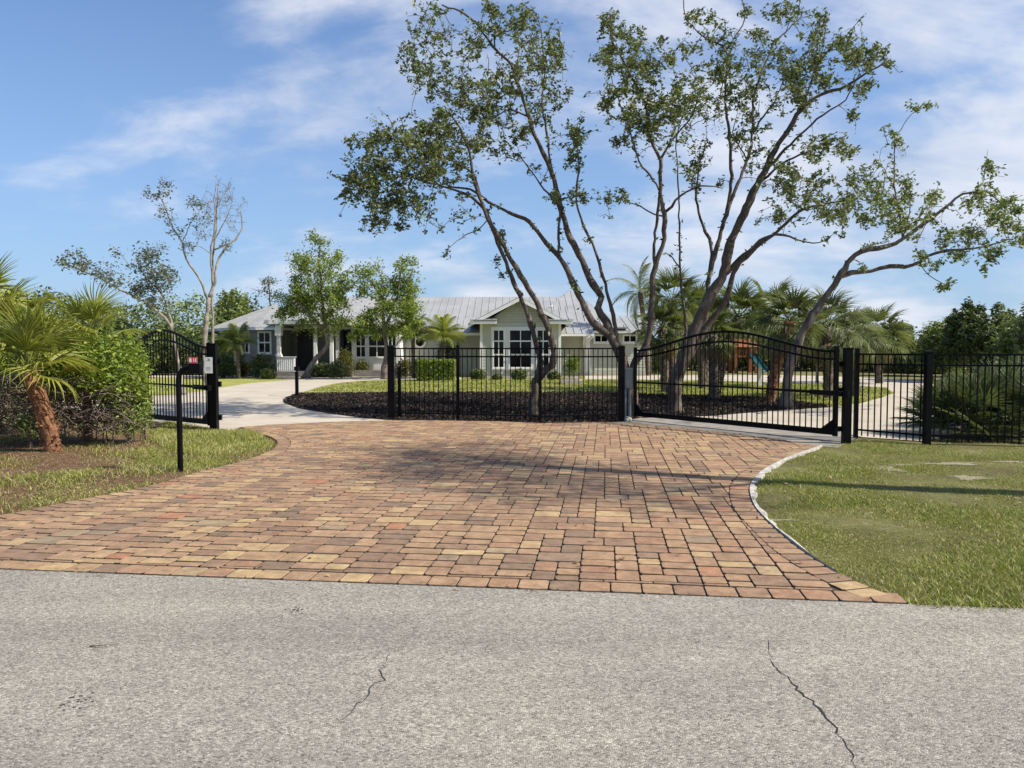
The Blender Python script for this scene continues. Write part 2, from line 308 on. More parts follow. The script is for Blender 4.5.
M['steel'] = simple('dull_steel', (0.3, 0.3, 0.3), (0.45, 0.45, 0.45), 8, 0.4, 0.1, metal=0.7)
M['conduit'] = simple('pale_conduit', (0.45, 0.45, 0.44), (0.6, 0.6, 0.58), 6, 0.6, 0)
M['stone'] = simple('pale_stone', (0.30, 0.27, 0.22), (0.5, 0.46, 0.38), 9, 0.95, 0.8, 0.02)
M['brickbase'] = simple('grey_brick', (0.16, 0.15, 0.14), (0.26, 0.24, 0.22), 4, 0.9, 0.4)
M['cedar'] = simple('cedar_wood', (0.20, 0.065, 0.025), (0.30, 0.11, 0.045), 6, 0.8, 0.2)
M['teal'] = simple('teal_plastic', (0.008, 0.06, 0.062), (0.012, 0.08, 0.082), 2, 0.4, 0)

# ------------------------------------------------------------------ ground, road, drive
def sheet(name, poly, z, mt, sub=None):
    import mathutils
    me = bpy.data.meshes.new(name)
    tri = mathutils.geometry.tessellate_polygon([[Vector((x, y, 0)) for x, y in poly]])
    me.from_pydata([(x, y, z) for x, y in poly], [], [tuple(q) for q in tri]); me.update()
    import bmesh
    bm = bmesh.new(); bm.from_mesh(me); bmesh.ops.recalc_face_normals(bm, faces=bm.faces)
    for f in bm.faces:
        if f.normal.z < 0: f.normal_flip()
    bm.to_mesh(me); bm.free()
    return tag(link_mesh(name, me, mt), kind='structure')
def smooth2(pts, step=0.15):
    P = np.array([(x, y, 0) for x, y in pts]); return [tuple(p[:2]) for p in smooth_path(P, step)]
E0, E1 = g(0, 570)[:2], g(910, 605)[:2]
rd = (E1 - E0) / np.linalg.norm(E1 - E0); rn = np.array([-rd[1], rd[0]])          # along the road, away from it
def road_pt(s, n): return tuple(E0 + rd * s + rn * n)
sheet('ground', [(-900, -900), (900, -900), (900, 900), (-900, 900)], -0.02, M['lawn'])
mb = MB(); P = [road_pt(-90, 0), road_pt(-90, -7.5), road_pt(90, -7.5), road_pt(90, 0)]
road = tag(mb.prism(P[::-1], -0.08, 0.004).build('road', M['asphalt']), kind='structure')

right_edge = smooth2(G([(910, 605), (870, 588), (830, 569), (800, 550), (775, 529), (757, 511), (750, 496), (751, 484), (763, 471), (788, 458), (822, 446)]), 0.12)
back_edge = G([(782, 440), (735, 434), (691, 429), (640, 424.5), (600, 422), (570, 423), (540, 423.2), (500, 421.6), (440, 420.6), (388, 420.5), (330, 422), (270, 425), (240, 427)])
left_edge = smooth2(G([(232, 430), (255, 433), (272, 438), (277, 444), (268, 452), (240, 462), (200, 472), (150, 486), (80, 500), (0, 516), (-140, 541)]), 0.12)
EL = tuple(g(-140, 541)[:2]); s_l = (np.array(EL) - E0) @ rd - 0.6
paver_poly = [road_pt(s_l, 0.012)] + [road_pt(((np.array(right_edge[0]) - E0) @ rd), 0.012)] + right_edge[1:] + back_edge + left_edge
PP = np.array(paver_poly)
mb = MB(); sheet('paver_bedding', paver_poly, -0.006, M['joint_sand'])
def clip_convex(subj, clip):
    o = list(subj)
    for i in range(len(clip)):
        a, b_ = clip[i], clip[(i + 1) % len(clip)]; inp, o = o, []
        if not inp: return []
        def side(p): return (b_[0] - a[0]) * (p[1] - a[1]) - (b_[1] - a[1]) * (p[0] - a[0])
        for k in range(len(inp)):
            p, q = inp[k], inp[(k + 1) % len(inp)]; sp_, sq = side(p), side(q)
            if sp_ >= 0: o.append(p)
            if (sp_ >= 0) != (sq >= 0):
                tt = sp_ / (sp_ - sq); o.append((p[0] + (q[0] - p[0]) * tt, p[1] + (q[1] - p[1]) * tt))
    return o
def area(p): return 0.5 * sum(p[i][0] * p[(i + 1) % len(p)][1] - p[(i + 1) % len(p)][0] * p[i][1] for i in range(len(p)))
def resample(line, step):
    P = np.array(line); d = np.r_[0, np.cumsum(np.linalg.norm(np.diff(P, axis=0), axis=1))]; n = max(2, int(round(d[-1] / step)) + 1)
    s_ = np.linspace(0, d[-1], n); return np.c_[np.interp(s_, d, P[:, 0]), np.interp(s_, d, P[:, 1])]
def inset_line(P, w):                      # offset to the left of travel
    T = np.gradient(P, axis=0); T /= np.linalg.norm(T, axis=1, keepdims=True); return P + w * np.c_[-T[:, 1], T[:, 0]]
BW = 0.21
fr = resample([paver_poly[0], tuple(road_pt((np.array(right_edge[0]) - E0) @ rd, 0.012))], 0.2); fr_in = inset_line(fr, BW)
re_ = resample(right_edge, 0.165); re_in = inset_line(re_, BW)
re_in2 = inset_line(re_, BW)
le_ = resample(left_edge, 0.165); le_in = inset_line(le_, BW)
blocks = []
def course(A, B, skip=0):
    for i in range(skip, len(A) - 1): blocks.append(([tuple(A[i]), tuple(A[i + 1]), tuple(B[i + 1]), tuple(B[i])]))
field = [tuple(x) for x in fr_in[:-1]] + [tuple(x) for x in re_in[2:]] + back_edge + [tuple(x) for x in le_in[1:]]
course(fr, fr_in); course(re_, re_in, 1); course(le_, le_in)
FN = rn; nb = len(blocks)
s0, s1 = -3.2, 13.0
UN = 0.081; NC, NR_ = int((s1 - s0 + 3) / UN), int(14.5 / UN); occ = np.zeros((NR_ + 6, NC + 14), bool)
SZ = [(3, 2), (3, 2), (3, 3), (3, 3), (2, 2), (2, 3), (4, 2), (4, 3)]
for j_ in range(NR_):
    i_ = 0
    while i_ < NC:
        if occ[j_, i_]: i_ += 1; continue
        run_ = 1
        while run_ < 8 and not occ[j_, i_ + run_]: run_ += 1
        ch = [z for z in SZ if z[0] <= run_ and run_ - z[0] != 1] or [z for z in ((run_, 2),)]
        w_, h_ = random.choice(ch); occ[j_:j_ + h_, i_:i_ + w_] = True
        u = s0 - 3 + i_ * UN; n_ = 0.02 + j_ * UN
        blocks.append([road_pt(u, n_), road_pt(u + w_ * UN, n_), road_pt(u + w_ * UN, n_ + h_ * UN), road_pt(u, n_ + h_ * UN)]); i_ += w_
def make_blocks():
    V, F, A, MI = [], [], [], []
    FA = np.array(field); fx0, fx1, fy0, fy1 = FA[:, 0].min(), FA[:, 0].max(), FA[:, 1].min(), FA[:, 1].max()
    quad_in = lambda q: inside(FA, np.array([p[0] for p in q]), np.array([p[1] for p in q])).sum()
    for k, q in enumerate(blocks):
        if k >= nb:
            c_ = quad_in(q)
            if c_ == 0: continue
            if c_ < 4:
                q = clip_convex(field, q)
                if len(q) < 3 or abs(area(q)) < 0.003: continue
        if area(q) < 0: q = q[::-1]
        q2 = []
        for i_c in range(len(q)):
            pa, pb, pc = np.array(q[i_c - 1]), np.array(q[i_c]), np.array(q[(i_c + 1) % len(q)]); da, dc = np.linalg.norm(pa - pb), np.linalg.norm(pc - pb); cc = random.uniform(.010, .018)
            if da > .05 and dc > .05: q2 += [tuple(pb + (pa - pb) / da * cc), tuple(pb + (pc - pb) / dc * cc)]
            else: q2.append(tuple(pb))
        q = q2
        cx_, cy_ = np.mean([p[0] for p in q]), np.mean([p[1] for p in q])
        n = len(q)
        def shr(d, z):
            o = []
            for x, y in q:
                dx, dy = cx_ - x, cy_ - y; cu, cn = dx * rd[0] + dy * rd[1], dx * rn[0] + dy * rn[1]
                ku, kn = max(-1, min(1, cu / .05)) * d * .55, max(-1, min(1, cn / .04)) * d * 1.7; o.append((x + rd[0] * ku + rn[0] * kn, y + rd[1] * ku + rn[1] * kn, z))
            return o
        zt = 0.008 + random.uniform(-0.0018, 0.0018); tx, ty = random.uniform(-.006, .006), random.uniform(-.006, .006)
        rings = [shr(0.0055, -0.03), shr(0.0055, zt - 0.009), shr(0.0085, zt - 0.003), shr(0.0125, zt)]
        b0 = len(V)
        for r_ in rings: V += [(x + 0, y + 0, z + (x - cx_) * tx + (y - cy_) * ty) for x, y, z in r_]
        fs = [[b0 + j * n + i, b0 + j * n + (i + 1) % n, b0 + (j + 1) * n + (i + 1) % n, b0 + (j + 1) * n + i] for j in range(3) for i in range(n)]
        fs.append([b0 + 3 * n + i for i in range(n)]); F += fs
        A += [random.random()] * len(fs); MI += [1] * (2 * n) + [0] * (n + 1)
    me = bpy.data.meshes.new('paver_driveway'); me.from_pydata(V, [], F)
    a = me.attributes.new('rnd', 'FLOAT', 'FACE'); a.data.foreach_set('value', A); me.update()
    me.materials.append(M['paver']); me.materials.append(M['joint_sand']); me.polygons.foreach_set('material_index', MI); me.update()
    return tag(link_mesh('paver_driveway', me, None), kind='structure')
make_blocks()
# white kerb ribbon along the right-hand curve
def ribbon(name, line, w0, w1, z, mt, jit=0.0, h=0.05):
    P = resample(line, 0.09); A = inset_line(P, -w0); ws = w1 + jit * np.sin(np.arange(len(P)) * .9 + np.sin(np.arange(len(P)) * .37) * 2) * .5
    ws = ws * np.clip(np.minimum(np.arange(len(P)) / 26, np.arange(len(P))[::-1] / 6), .15, 1)
    T = np.gradient(P, axis=0); T /= np.linalg.norm(T, axis=1, keepdims=True); B = P - ws[:, None] * np.c_[-T[:, 1], T[:, 0]]
    mb = MB(); n = len(P); vs = []
    for i in range(n):
        zj = z + random.uniform(-.0015, .0015); vs += [(*A[i], -0.03), (*A[i], zj), (*B[i], zj - .006), (*B[i], -0.03)]
    fs = [[i * 4 + k, i * 4 + 4 + k, i * 4 + 5 + k, i * 4 + 1 + k] for i in range(n - 1) for k in range(3)]
    return mb.add(vs, fs).build(name, mt)
kerb = tag(ribbon('kerb', smooth2(G([(836, 573), (812, 558), (790, 541), (775, 529), (757, 511), (750, 496), (751, 484), (763, 471), (788, 458), (822, 446)]), 0.1), 0.004, 0.06, 0.02, M['kerb'], 0.045), kind='structure')

gate_apron = [*G([(560, 423.6), (600, 421.3), (622, 420), (640, 414), (700, 418), (760, 424), (838, 431), (858, 436.5), (848, 442), (838, 447)])] + right_edge[-3:][::-1][:1] + back_edge[:6]
sheet('apron', gate_apron, -0.009, M['apron'])
drive_left = G([(388, 420.5), (330, 422), (270, 425), (240, 427), (232, 430), (214, 428), (150, 421), (100, 414), (60, 409), (60, 401), (110, 399), (160, 395.5), (205, 391), (222, 387.5), (250, 383), (296, 379.3),
                (240, 378), (140, 377.2), (100, 377), (100, 374.8), (345, 375.2), (460, 377.3), (462, 379.3), (406, 379.5), (387, 380), (354, 381.2), (332, 384), (319, 387), (308, 390.5), (297, 393.5), (283, 400), (284, 403), (300, 408.5), (330, 413.5), (360, 416.5), (388, 417.5)])
sheet('driveway', drive_left, -0.004, M['drive'])
drive_right = G([(640, 417), (709, 416), (768, 411), (832, 407), (857, 404), (880, 398), (894, 393), (886, 388), (850, 385), (790, 382.8), (700, 380), (585, 379), (585, 375.5), (700, 375), (790, 375), (860, 377.2),
                 (940, 381), (985, 386), (1010, 396), (1005, 412), (960, 432), (925, 441), (862, 436.8), (838, 431), (760, 424), (700, 418.6)])
sheet('driveway', drive_right, -0.004, M['drive'])
mulch_a = G([(283, 400), (297, 393.5), (400, 392.5), (600, 392.5), (690, 395.5), (760, 397.5), (832, 406), (768, 411), (709, 416), (640, 417.5), (622, 421.4), (600, 422.6), (570, 423.4), (540, 423.6), (500, 422), (440, 421), (388, 420), (360, 417.5), (330, 413.5), (300, 408.5), (284, 403)])
sheet('mulch_bed', mulch_a, 0.0, M['mulch'])
island = G([(297, 393.5), (308, 390.5), (319, 387), (332, 384), (354, 381.2), (387, 380), (406, 379.5), (462, 379.3), (585, 379), (700, 380), (790, 382.8), (850, 385), (886, 388), (894, 393), (880, 398), (857, 404), (832, 407), (760, 397.5), (690, 395.5), (600, 392.5), (400, 392.5)])
sheet('island_lawn', island, -0.012, M['far_lawn'])
lawn_l = G([(100, 377), (140, 377.2), (240, 378), (296, 379.3), (250, 383), (222, 387.5), (205, 391), (160, 395.5), (110, 399), (60, 401), (-200, 401), (-200, 377)])
sheet('side_lawn', lawn_l, -0.012, M['far_lawn'])

# ------------------------------------------------------------------ the house
def X_(px, D): return float(cv(px, 380, D)[0])
def Z_(py, D): return float(cv(512, py, D)[2])
house = empty('house', (-3.5, 46, 0), 'single-storey sage house with grey metal roofs and a gabled wing behind the lawn', 'house')
def roof_face(mb, rb_, pts, gap=.42, th=.05):
    P = [np.array(p, float) for p in pts]; n = np.cross(P[1] - P[0], P[2] - P[0]); n /= np.linalg.norm(n)
    if n[2] < 0: P = P[::-1]; n = -n
    k = len(P); mb.add([p for p in P] + [p - n * th for p in P], [list(range(k)), list(range(k, 2 * k))[::-1]] + [[i, k + i, k + (i + 1) % k, (i + 1) % k] for i in range(k)])
    hdir = np.cross(n, [0, 0, 1.]); hdir /= np.linalg.norm(hdir); sdir = np.cross(hdir, n); o = P[0]
    q = [((p - o) @ hdir, (p - o) @ sdir) for p in P]; u0, u1 = min(a for a, _ in q), max(a for a, _ in q); u = u0 + gap * .5
    while u < u1:
        ys = []
        for i in range(k):
            (a, b_), (c_, d_) = q[i], q[(i + 1) % k]
            if (a - u) * (c_ - u) < 0: ys.append(b_ + (d_ - b_) * (u - a) / (c_ - a))
        if len(ys) == 2 and abs(ys[0] - ys[1]) > .1: rb_.bar(o + hdir * u + sdir * ys[0] + n * .022, o + hdir * u + sdir * ys[1] + n * .012, .025, .024, up=n)
        u += gap
def roof(faces, name='roof'):
    mb, rb_ = MB(), MB()
    for f in faces: roof_face(mb, rb_, f)
    o = mb.build(name, M['roof'], house); rb_.build('standing_seams', M['roof'], o); return o
def lap(mb, x0, x1, y, z0, z1, step=.16, out_=.022):
    z = z0
    while z < z1 - .01:
        zt = min(z + step, z1); mb.add([(x0, y - out_, z), (x1, y - out_, z), (x1, y - .004, zt), (x0, y - .004, zt), (x0, y, z), (x1, y, z)], [(0, 1, 2, 3), (4, 5, 1, 0)]); z = zt
def wall(x0, x1, y, z1, mt='siding', z0=0.0, depth=.2, sidewalls=0.0):
    m_ = MB(); m_.box(x0, x1, y + .001, y + depth + sidewalls, z0 - .1, z1); lap(m_, x0, x1, y, z0 + .25, z1); m_.box(x0, x1, y - .03, y, z0 - .1, z0 + .25)
    return m_.build('wall', M[mt], house)
def window(x0, x1, z0, z1, y, cols=2, rows=(.5,), fr=.07, casing=.09):
    m_ = MB(); a, b_, c_, d_ = x0 - casing, x1 + casing, z0 - casing, z1 + casing; yf = y - .06
    m_.box(a, x0, yf, y + .01, c_, d_); m_.box(x1, b_, yf, y + .01, c_, d_); m_.box(x0, x1, yf, y + .01, z1, d_); m_.box(x0, x1, yf, y + .01, c_, z0)
    m_.box(a - .03, b_ + .03, yf - .03, yf - .001, c_ - .04, c_ + .02)
    for k in range(1, cols): x = x0 + (x1 - x0) * k / cols; m_.box(x - .022, x + .022, yf + .022, y - .006, z0, z1)
    for f_ in rows: z = z0 + (z1 - z0) * f_; m_.box(x0, x1, yf + .019, y - .0045, z - .035, z + .035)
    w_ = m_.build('window', M['white_trim'], house); g_ = MB(); g_.box(x0 - .01, x1 + .01, y - .02, y + .005, z0 - .01, z1 + .01); g_.build('pane', M['glass'], w_); return w_
def fascia(p, q, h=.16, w=.04): m_ = MB(); m_.bar(p, q, w, h); return m_.build('fascia', M['white_trim'], house)
# main long hip roof and its walls
ze = Z_(326, 43.2); zr = Z_(297, 49); xa, xb = X_(262, 43.2), X_(572, 43.2); ra, rb2 = X_(300, 49), X_(566, 49)
roof([[(xa, 43.0, ze), (xb, 43.0, ze), (rb2, 49, zr), (ra, 49, zr)], [(xb, 55, ze), (xa, 55, ze), (ra, 49, zr), (rb2, 49, zr)], [(xa, 55, ze), (xa, 43.0, ze), (ra, 49, zr)]])
fascia((xa, 42.98, ze - .1), (xb, 42.98, ze - .1)); wall(X_(397, 43.5), X_(484, 43.5), 43.5, ze - .02, sidewalls=8); wall(X_(276, 43.9), X_(353, 43.9), 43.9, ze - .02, 'siding_shaded', sidewalls=8)
rc = MB(); th = np.linspace(0, 2 * math.pi, 24, endpoint=False); rx, rz = X_(420, 43.4), Z_(342, 43.4)
ring = [(rx + .36 * math.cos(a), 43.41, rz + .36 * math.sin(a)) for a in th] + [(rx + .24 * math.cos(a), 43.41, rz + .24 * math.sin(a)) for a in th]; ring += [(x, 43.52, z) for x, _, z in ring]
rc.add(ring, [[i, (i + 1) % 24, 24 + (i + 1) % 24, 24 + i] for i in range(24)] + [[i, (i + 1) % 24, 48 + (i + 1) % 24, 48 + i][::-1] for i in range(24)]); rw = rc.build('round_window', M['white_trim'], house)
rc = MB(); rc.add([(rx + .25 * math.cos(a), 43.44, rz + .25 * math.sin(a)) for a in th], [list(range(24))]); rc.build('pane', M['glass'], rw)
# left bay with fanned hip roof
bay = [(213, 46.5), (234, 43), (256, 41.8), (277, 41.8), (292, 43.5), (292, 50.5), (213, 50.5)]; bp = [(X_(x, D), D) for x, D in bay]; zb = Z_(327, 42)
m_ = MB(); m_.prism(bp, -.1, zb); m_.build('wall', M['siding_shaded'], house)
cxb, cyb = np.mean([p[0] for p in bp]), np.mean([p[1] for p in bp]); ev = [(x + (x - cxb) * .14, y + (y - cyb) * .14, zb - .02) for x, y in bp]; pk = (X_(277, 46.5), 46.5, Z_(304, 46.5))
roof([[ev[i], ev[(i + 1) % 7], pk] for i in range(7)])
for i in range(4): fascia(np.array(ev[i]) - [0, 0, .09], np.array(ev[i + 1]) - [0, 0, .09], .13)
window(X_(260, 41.78), X_(270.5, 41.78), Z_(352, 41.78), Z_(333, 41.78), 41.79, 2)
# window on the slanted face of the bay
A_, B_ = np.array(bp[1]), np.array(bp[2]); dv = (B_ - A_) / np.linalg.norm(B_ - A_); nv = np.array([dv[1], -dv[0]])
def slant(u0, u1, z0, z1):
    m_ = MB(); g_ = MB(); P = lambda u, o, z: (*(A_ + dv * u + nv * o), z); cz = .09
    for (a, b_, c_, d_) in ((u0 - cz, u0, z0 - cz, z1 + cz), (u1, u1 + cz, z0 - cz, z1 + cz), (u0, u1, z1, z1 + cz), (u0, u1, z0 - cz, z0), ((u0 + u1) / 2 - .022, (u0 + u1) / 2 + .022, z0, z1), (u0, u1, (z0 + z1) / 2 - .035, (z0 + z1) / 2 + .035)):
        o_ = .05 if (c_, d_) != (z0, z1) and b_ - a > .3 or b_ - a < .1 else .048; m_.bar(P((a + b_) / 2, o_ / 2, c_), P((a + b_) / 2, o_ / 2, d_), b_ - a, o_, up=(nv[0], nv[1], 0))
    w_ = m_.build('window', M['white_trim'], house); g_.bar(P((u0 + u1) / 2, .01, z0), P((u0 + u1) / 2, .01, z1), u1 - u0, .02, up=(nv[0], nv[1], 0)); g_.build('pane', M['glass'], w_)
Lw = float(np.linalg.norm(B_ - A_)); slant(Lw * .42, Lw * .42 + .58, Z_(352, 42.2), Z_(333, 42.2))
# entrance porch
zp = Z_(320.5, 40); px0, px1 = X_(265, 40), X_(352, 40)
roof([[(px0, 39.9, zp), (px1, 39.9, zp), (px1, 44.5, zp + .75), (px0 + .6, 44.5, zp + .75)]], 'porch_roof'); fascia((px0, 39.88, zp - .1), (px1, 39.88, zp - .1), .17)
m_ = MB(); m_.box(px0 + .3, px1, 40, 44, -.1, .28); m_.build('porch_floor', M['brickbase'], house)
m_ = MB(); m_.box(px0 + .1, px1 - .1, 40.02, 43.8, zp - .24, zp - .19); m_.build('porch_ceiling', M['siding_shaded'], house)
def column(px, D, w=.17, z0=.28, z1=None, bracket=False):
    x = X_(px, D); z1 = z1 or zp - .24; m_ = MB(); m_.box(x - w / 2, x + w / 2, D - w / 2, D + w / 2, z0 + .12, z1 - .1); m_.box(x - w * .75, x + w * .75, D - w * .75, D + w * .75, z0, z0 + .119); m_.box(x - w * .75, x + w * .75, D - w * .75, D + w * .75, z1 - .099, z1)
    if bracket: m_.box(x - w * .85, x + w * .85, D - w * .85, D + w * .85, z1 - .55, z1 - .101)
    return m_.build('column', M['white_trim'], house)
column(279.5, 40.15, .19, 1.05, None, True); column(316, 40.2); column(332, 40.2); column(338, 41.4)
m_ = MB(); m_.box(X_(277, 40.1), X_(295, 40.1), 40.06, 40.2, .281, 1.02); m_.box(X_(276.5, 40), X_(295.5, 40), 40.02, 40.24, 1.021, 1.049)
for k in range(9): x = X_(277.6 + k * 2, 40.1); m_.box(x, x + .025, 40.045, 40.06, .33, .98)
m_.build('porch_panel', M['white_trim'], house)
m_ = MB(); m_.box(X_(298, 43.8), X_(312, 43.8), 43.78, 43.879, .28, 2.55); dr = m_.build('door', M['door_dark'], house)
m_ = MB(); m_.box(X_(341, 43.8), X_(351, 43.8), 43.8, 43.879, .5, 2.5); m_.build('window', M['glass'], house)
# triple window bay
bx0, bx1, by = X_(352, 41.6), X_(399, 41.6), 41.6
m_ = MB(); m_.box(bx0, bx1, by + .001, 44, -.1, Z_(324, by)); m_.build('wall', M['white_trim'], house)
for k in range(18): 
    pass
m_ = MB()
for k in range(22): x = bx0 + .05 + (bx1 - bx0 - .1) * k / 22; m_.box(x, x + .05, by - .015, by, .35, Z_(361, by) + 0)
m_.build('beadboard', M['white_trim'], house)
for a, b_ in ((357, 365.5), (369.5, 385), (389, 396)): window(X_(a, by), X_(b_, by), Z_(356.5, by), Z_(328, by), by, 2, (.36, .74), casing=.06)
roof([[(bx0 - .4, by - .6, Z_(322, 41)), (bx1 + .4, by - .6, Z_(322, 41)), (bx1 + .4, 44.6, Z_(322, 41) + .75), (bx0 - .4, 44.6, Z_(322, 41) + .75)]], 'bay_roof'); fascia((bx0 - .4, by - .62, Z_(322, 41) - .1), (bx1 + .4, by - .62, Z_(322, 41) - .1))
column(398.5, 41.1, .17, 0, Z_(323.5, 41.1))
m_ = MB(); m_.box(bx0 - .3, bx1 + .5, 40.4, 40.7, -.1, .32); m_.build('garden_wall', M['brickbase'], house)
# gabled wing
gx0, gx1, gy = X_(480, 40), X_(561, 40), 40.0; zg = Z_(322, 40); gpx, gpz = X_(519.5, 39.5), Z_(297, 39.5)
wall(gx0, gx1, gy, zg, sidewalls=5)
m_ = MB(); sl_ = (gpz - .1 - zg) / 2.2; zt_ = gpz - .14; m_.add([(gx0 + .3, gy - .02, zg), (gx1 - .3, gy - .02, zg), (gpx, gy - .02, zt_), (gx0 + .3, gy + .15, zg), (gx1 - .3, gy + .15, zg), (gpx, gy + .15, zt_)], [(0, 1, 2), (5, 4, 3), (0, 3, 4, 1), (1, 4, 5, 2), (2, 5, 3, 0)]); m_.build('gable', M['shingle'], house)
hw = 2.62; ze2 = gpz - hw * .515
roof([[(gpx - hw, 39.45, ze2), (gpx, 39.45, gpz), (gpx, 46.5, gpz), (gpx - hw, 46.5, ze2)], [(gpx, 39.45, gpz), (gpx + hw, 39.45, ze2), (gpx + hw, 46.5, ze2), (gpx, 46.5, gpz)]], 'gable_roof')
for sg in (-1, 1): m_ = MB(); m_.bar((gpx, 39.43, gpz - .12), (gpx + sg * hw, 39.43, ze2 - .12), .05, .15); m_.build('rake_board', M['white_trim'], house)
for a, b_ in ((470, 497), (545.5, 573)):
    x0, x1 = X_(a, 39.4), X_(b_, 39.4); roof([[(x0, 39.3, Z_(319.5, 39.3)), (x1, 39.3, Z_(319.5, 39.3)), (x1 - (.2 if a > 500 else 0), 40.6, Z_(315, 39.3)), (x0 + (.2 if a < 500 else 0), 40.6, Z_(315, 39.3))]], 'return_roof')
    m_ = MB(); m_.box(x0 + .02, x1 - .02, 39.34, 40.5, Z_(323.5, 39.3), Z_(320.8, 39.3)); m_.build('eave_return', M['white_trim'], house)
m_ = MB(); m_.box(X_(491, gy), X_(551.5, gy), gy - .035, gy - .023, Z_(370.5, gy), Z_(327, gy)); m_.build('window_surround', M['white_trim'], house)
for a, b_, cc in ((494, 503.5, 2), (510, 531, 2), (537.5, 548.5, 2)): window(X_(a, gy), X_(b_, gy), Z_(367, gy), Z_(330.5, gy), gy - .04, cc, (.34, .71), casing=.07)
for x in (gx0 + .07, gx1 - .07): m_ = MB(); m_.box(x - .07, x + .07, gy - .04, gy - .024, .2, zg - .1); m_.build('corner_board', M['white_trim'], house)
# small side roof left of the gabled wing
roof([[(X_(449, 41), 41, Z_(332.5, 41)), (X_(482, 41), 41, Z_(332.5, 41)), (X_(482, 41), 43.4, Z_(332.5, 41) + .85), (X_(462, 43), 43.4, Z_(332.5, 41) + .85)]], 'side_roof'); fascia((X_(449, 41), 40.98, Z_(332.5, 41) - .09), (X_(481, 41), 40.98, Z_(332.5, 41) - .09), .13)
wall(X_(461, 42.2), X_(481, 42.2), 42.2, Z_(333, 42.2), sidewalls=1.2)
# right-hand hip roofs
hx0, hx1, hz, hp_ = .6, 6.5, 2.62, (3.72, 50, Z_(290.5, 50)); hp2 = (3.72, 52, hp_[2])
roof([[(hx0, 43.1, hz), (hx1, 43.1, hz), hp_], [(hx1, 43.1, hz), (hx1, 58, hz), hp2, hp_], [(hx0, 58, hz), (hx0, 43.1, hz), hp_, hp2], [(hx1, 58, hz), (hx0, 58, hz), hp2]], 'tall_roof')
wx0, wx1, wz = X_(588, 43.2), X_(656, 43.2), Z_(330.5, 43.2); k0, k1 = (5.2, 47.4, Z_(316.5, 47.4)), (X_(634, 47.4), 47.4, Z_(316.5, 47.4))
roof([[(wx0, 43.2, wz), (wx1, 43.2, wz), k1, k0], [(wx1, 43.2, wz), (wx1, 51.6, wz), k1], [(wx1, 51.6, wz), (wx0, 51.6, wz), k0, k1]], 'wing_roof'); fascia((wx0, 43.18, wz - .08), (wx1, 43.18, wz - .08), .13)
wall(X_(590, 43.7), X_(651, 43.7), 43.7, wz - .02, sidewalls=7)
roof([[(X_(560, 41.2), 41.2, Z_(333.5, 41.2)), (X_(594, 41.2), 41.2, Z_(333.5, 41.2)), (X_(590, 43.4), 43.4, Z_(333.5, 41.2) + .7), (X_(560, 41.2), 43.4, Z_(333.5, 41.2) + .7)]], 'side_roof'); fascia((X_(560, 41.2), 41.18, Z_(333.5, 41.2) - .08), (X_(594, 41.2), 41.18, Z_(333.5, 41.2) - .08), .12)
wall(X_(559, 43), X_(590, 43), 43, 2.5, sidewalls=2)
for a, b_ in ((624, 635.5), (595, 607)): window(X_(a, 43.6), X_(b_, 43.6), Z_(341.5, 43.6), Z_(336, 43.6), 43.68, 2, (), casing=.09)
m_ = MB(); m_.tube(smooth_path([(X_(594, 42), 42.2, 2.15), (X_(588, 42), 42.3, 1.9), (X_(586.5, 42.5), 42.7, 1.6), (X_(586.5, 42.5), 42.7, .1)], .1), .06, 8); m_.build('downspout', M['white_trim'], house)
m_ = MB(); m_.box(X_(583, 42.8), X_(590, 42.8), 42.8, 42.95, 0, 2.3); m_.build('corner_board', M['white_trim'], house)
m_ = MB(); vx = X_(551, 47); m_.tube([(vx, 46.5, 3.6), (vx, 46.5, 4.15)], .05, 8); m_.build('vent_pipe', M['steel'], house)

# cracks and debris on the road
def crack(pts, w, parent=road):
    P = smooth_path(np.array([g(x, y) for x, y in pts]), 0.03); n = len(P)
    P[:, :2] += RNG.normal(0, 0.0085, (n, 2)); P[:, 2] = 0.0062
    T = np.gradient(P, axis=0); T /= np.linalg.norm(T, axis=1, keepdims=True); Nn = np.c_[-T[:, 1], T[:, 0], np.zeros(n)]
    ws = w * np.sin(np.linspace(0.15, math.pi - 0.1, n)) * (0.5 + RNG.random(n)); ws = np.maximum(ws, 0.0006)
    V = np.empty((2 * n, 3)); V[0::2] = P + Nn * ws[:, None]; V[1::2] = P - Nn * ws[:, None]
    F = [(2 * i, 2 * i + 1, 2 * i + 3, 2 * i + 2) for i in range(n - 1)]
    return link_mesh('crack', fast_mesh('crack', V, F), M['crack'], parent)
crack([(769, 655), (773, 668), (787, 678), (802, 693), (812, 702), (822, 714), (834, 728), (840, 735), (843, 745), (856, 763), (857, 775)], 0.0042)
crack([(389, 653), (384, 668), (379, 674), (384, 678), (372, 688), (363, 701), (352, 712), (335, 728)], 0.0028)
crack([(768, 640), (769, 655)], 0.0012)
for pts in ([(915, 650), (925, 662), (940, 668)], ):
    crack(pts, 0.001)
def stain(px, py, rx, ry, seed):
    r = np.random.default_rng(seed); mb = MB(); c = g(px, py)
    for k in range(26):
        a, b_ = c[0] + r.normal(0, rx), c[1] + r.normal(0, ry); q = r.uniform(.002, .006)
        mb.poly([(a + q * 1.6 * math.cos(t_) * r.uniform(.5, 1.2), b_ + q * math.sin(t_) * r.uniform(.5, 1.2), .0050 + k * .0001) for t_ in np.linspace(0, 6.28, 9, endpoint=False)])
    mb.build('tar_spot', M['crack'], road)
stain(76, 703, .04, .045, 1); stain(294, 611, .03, .02, 3)
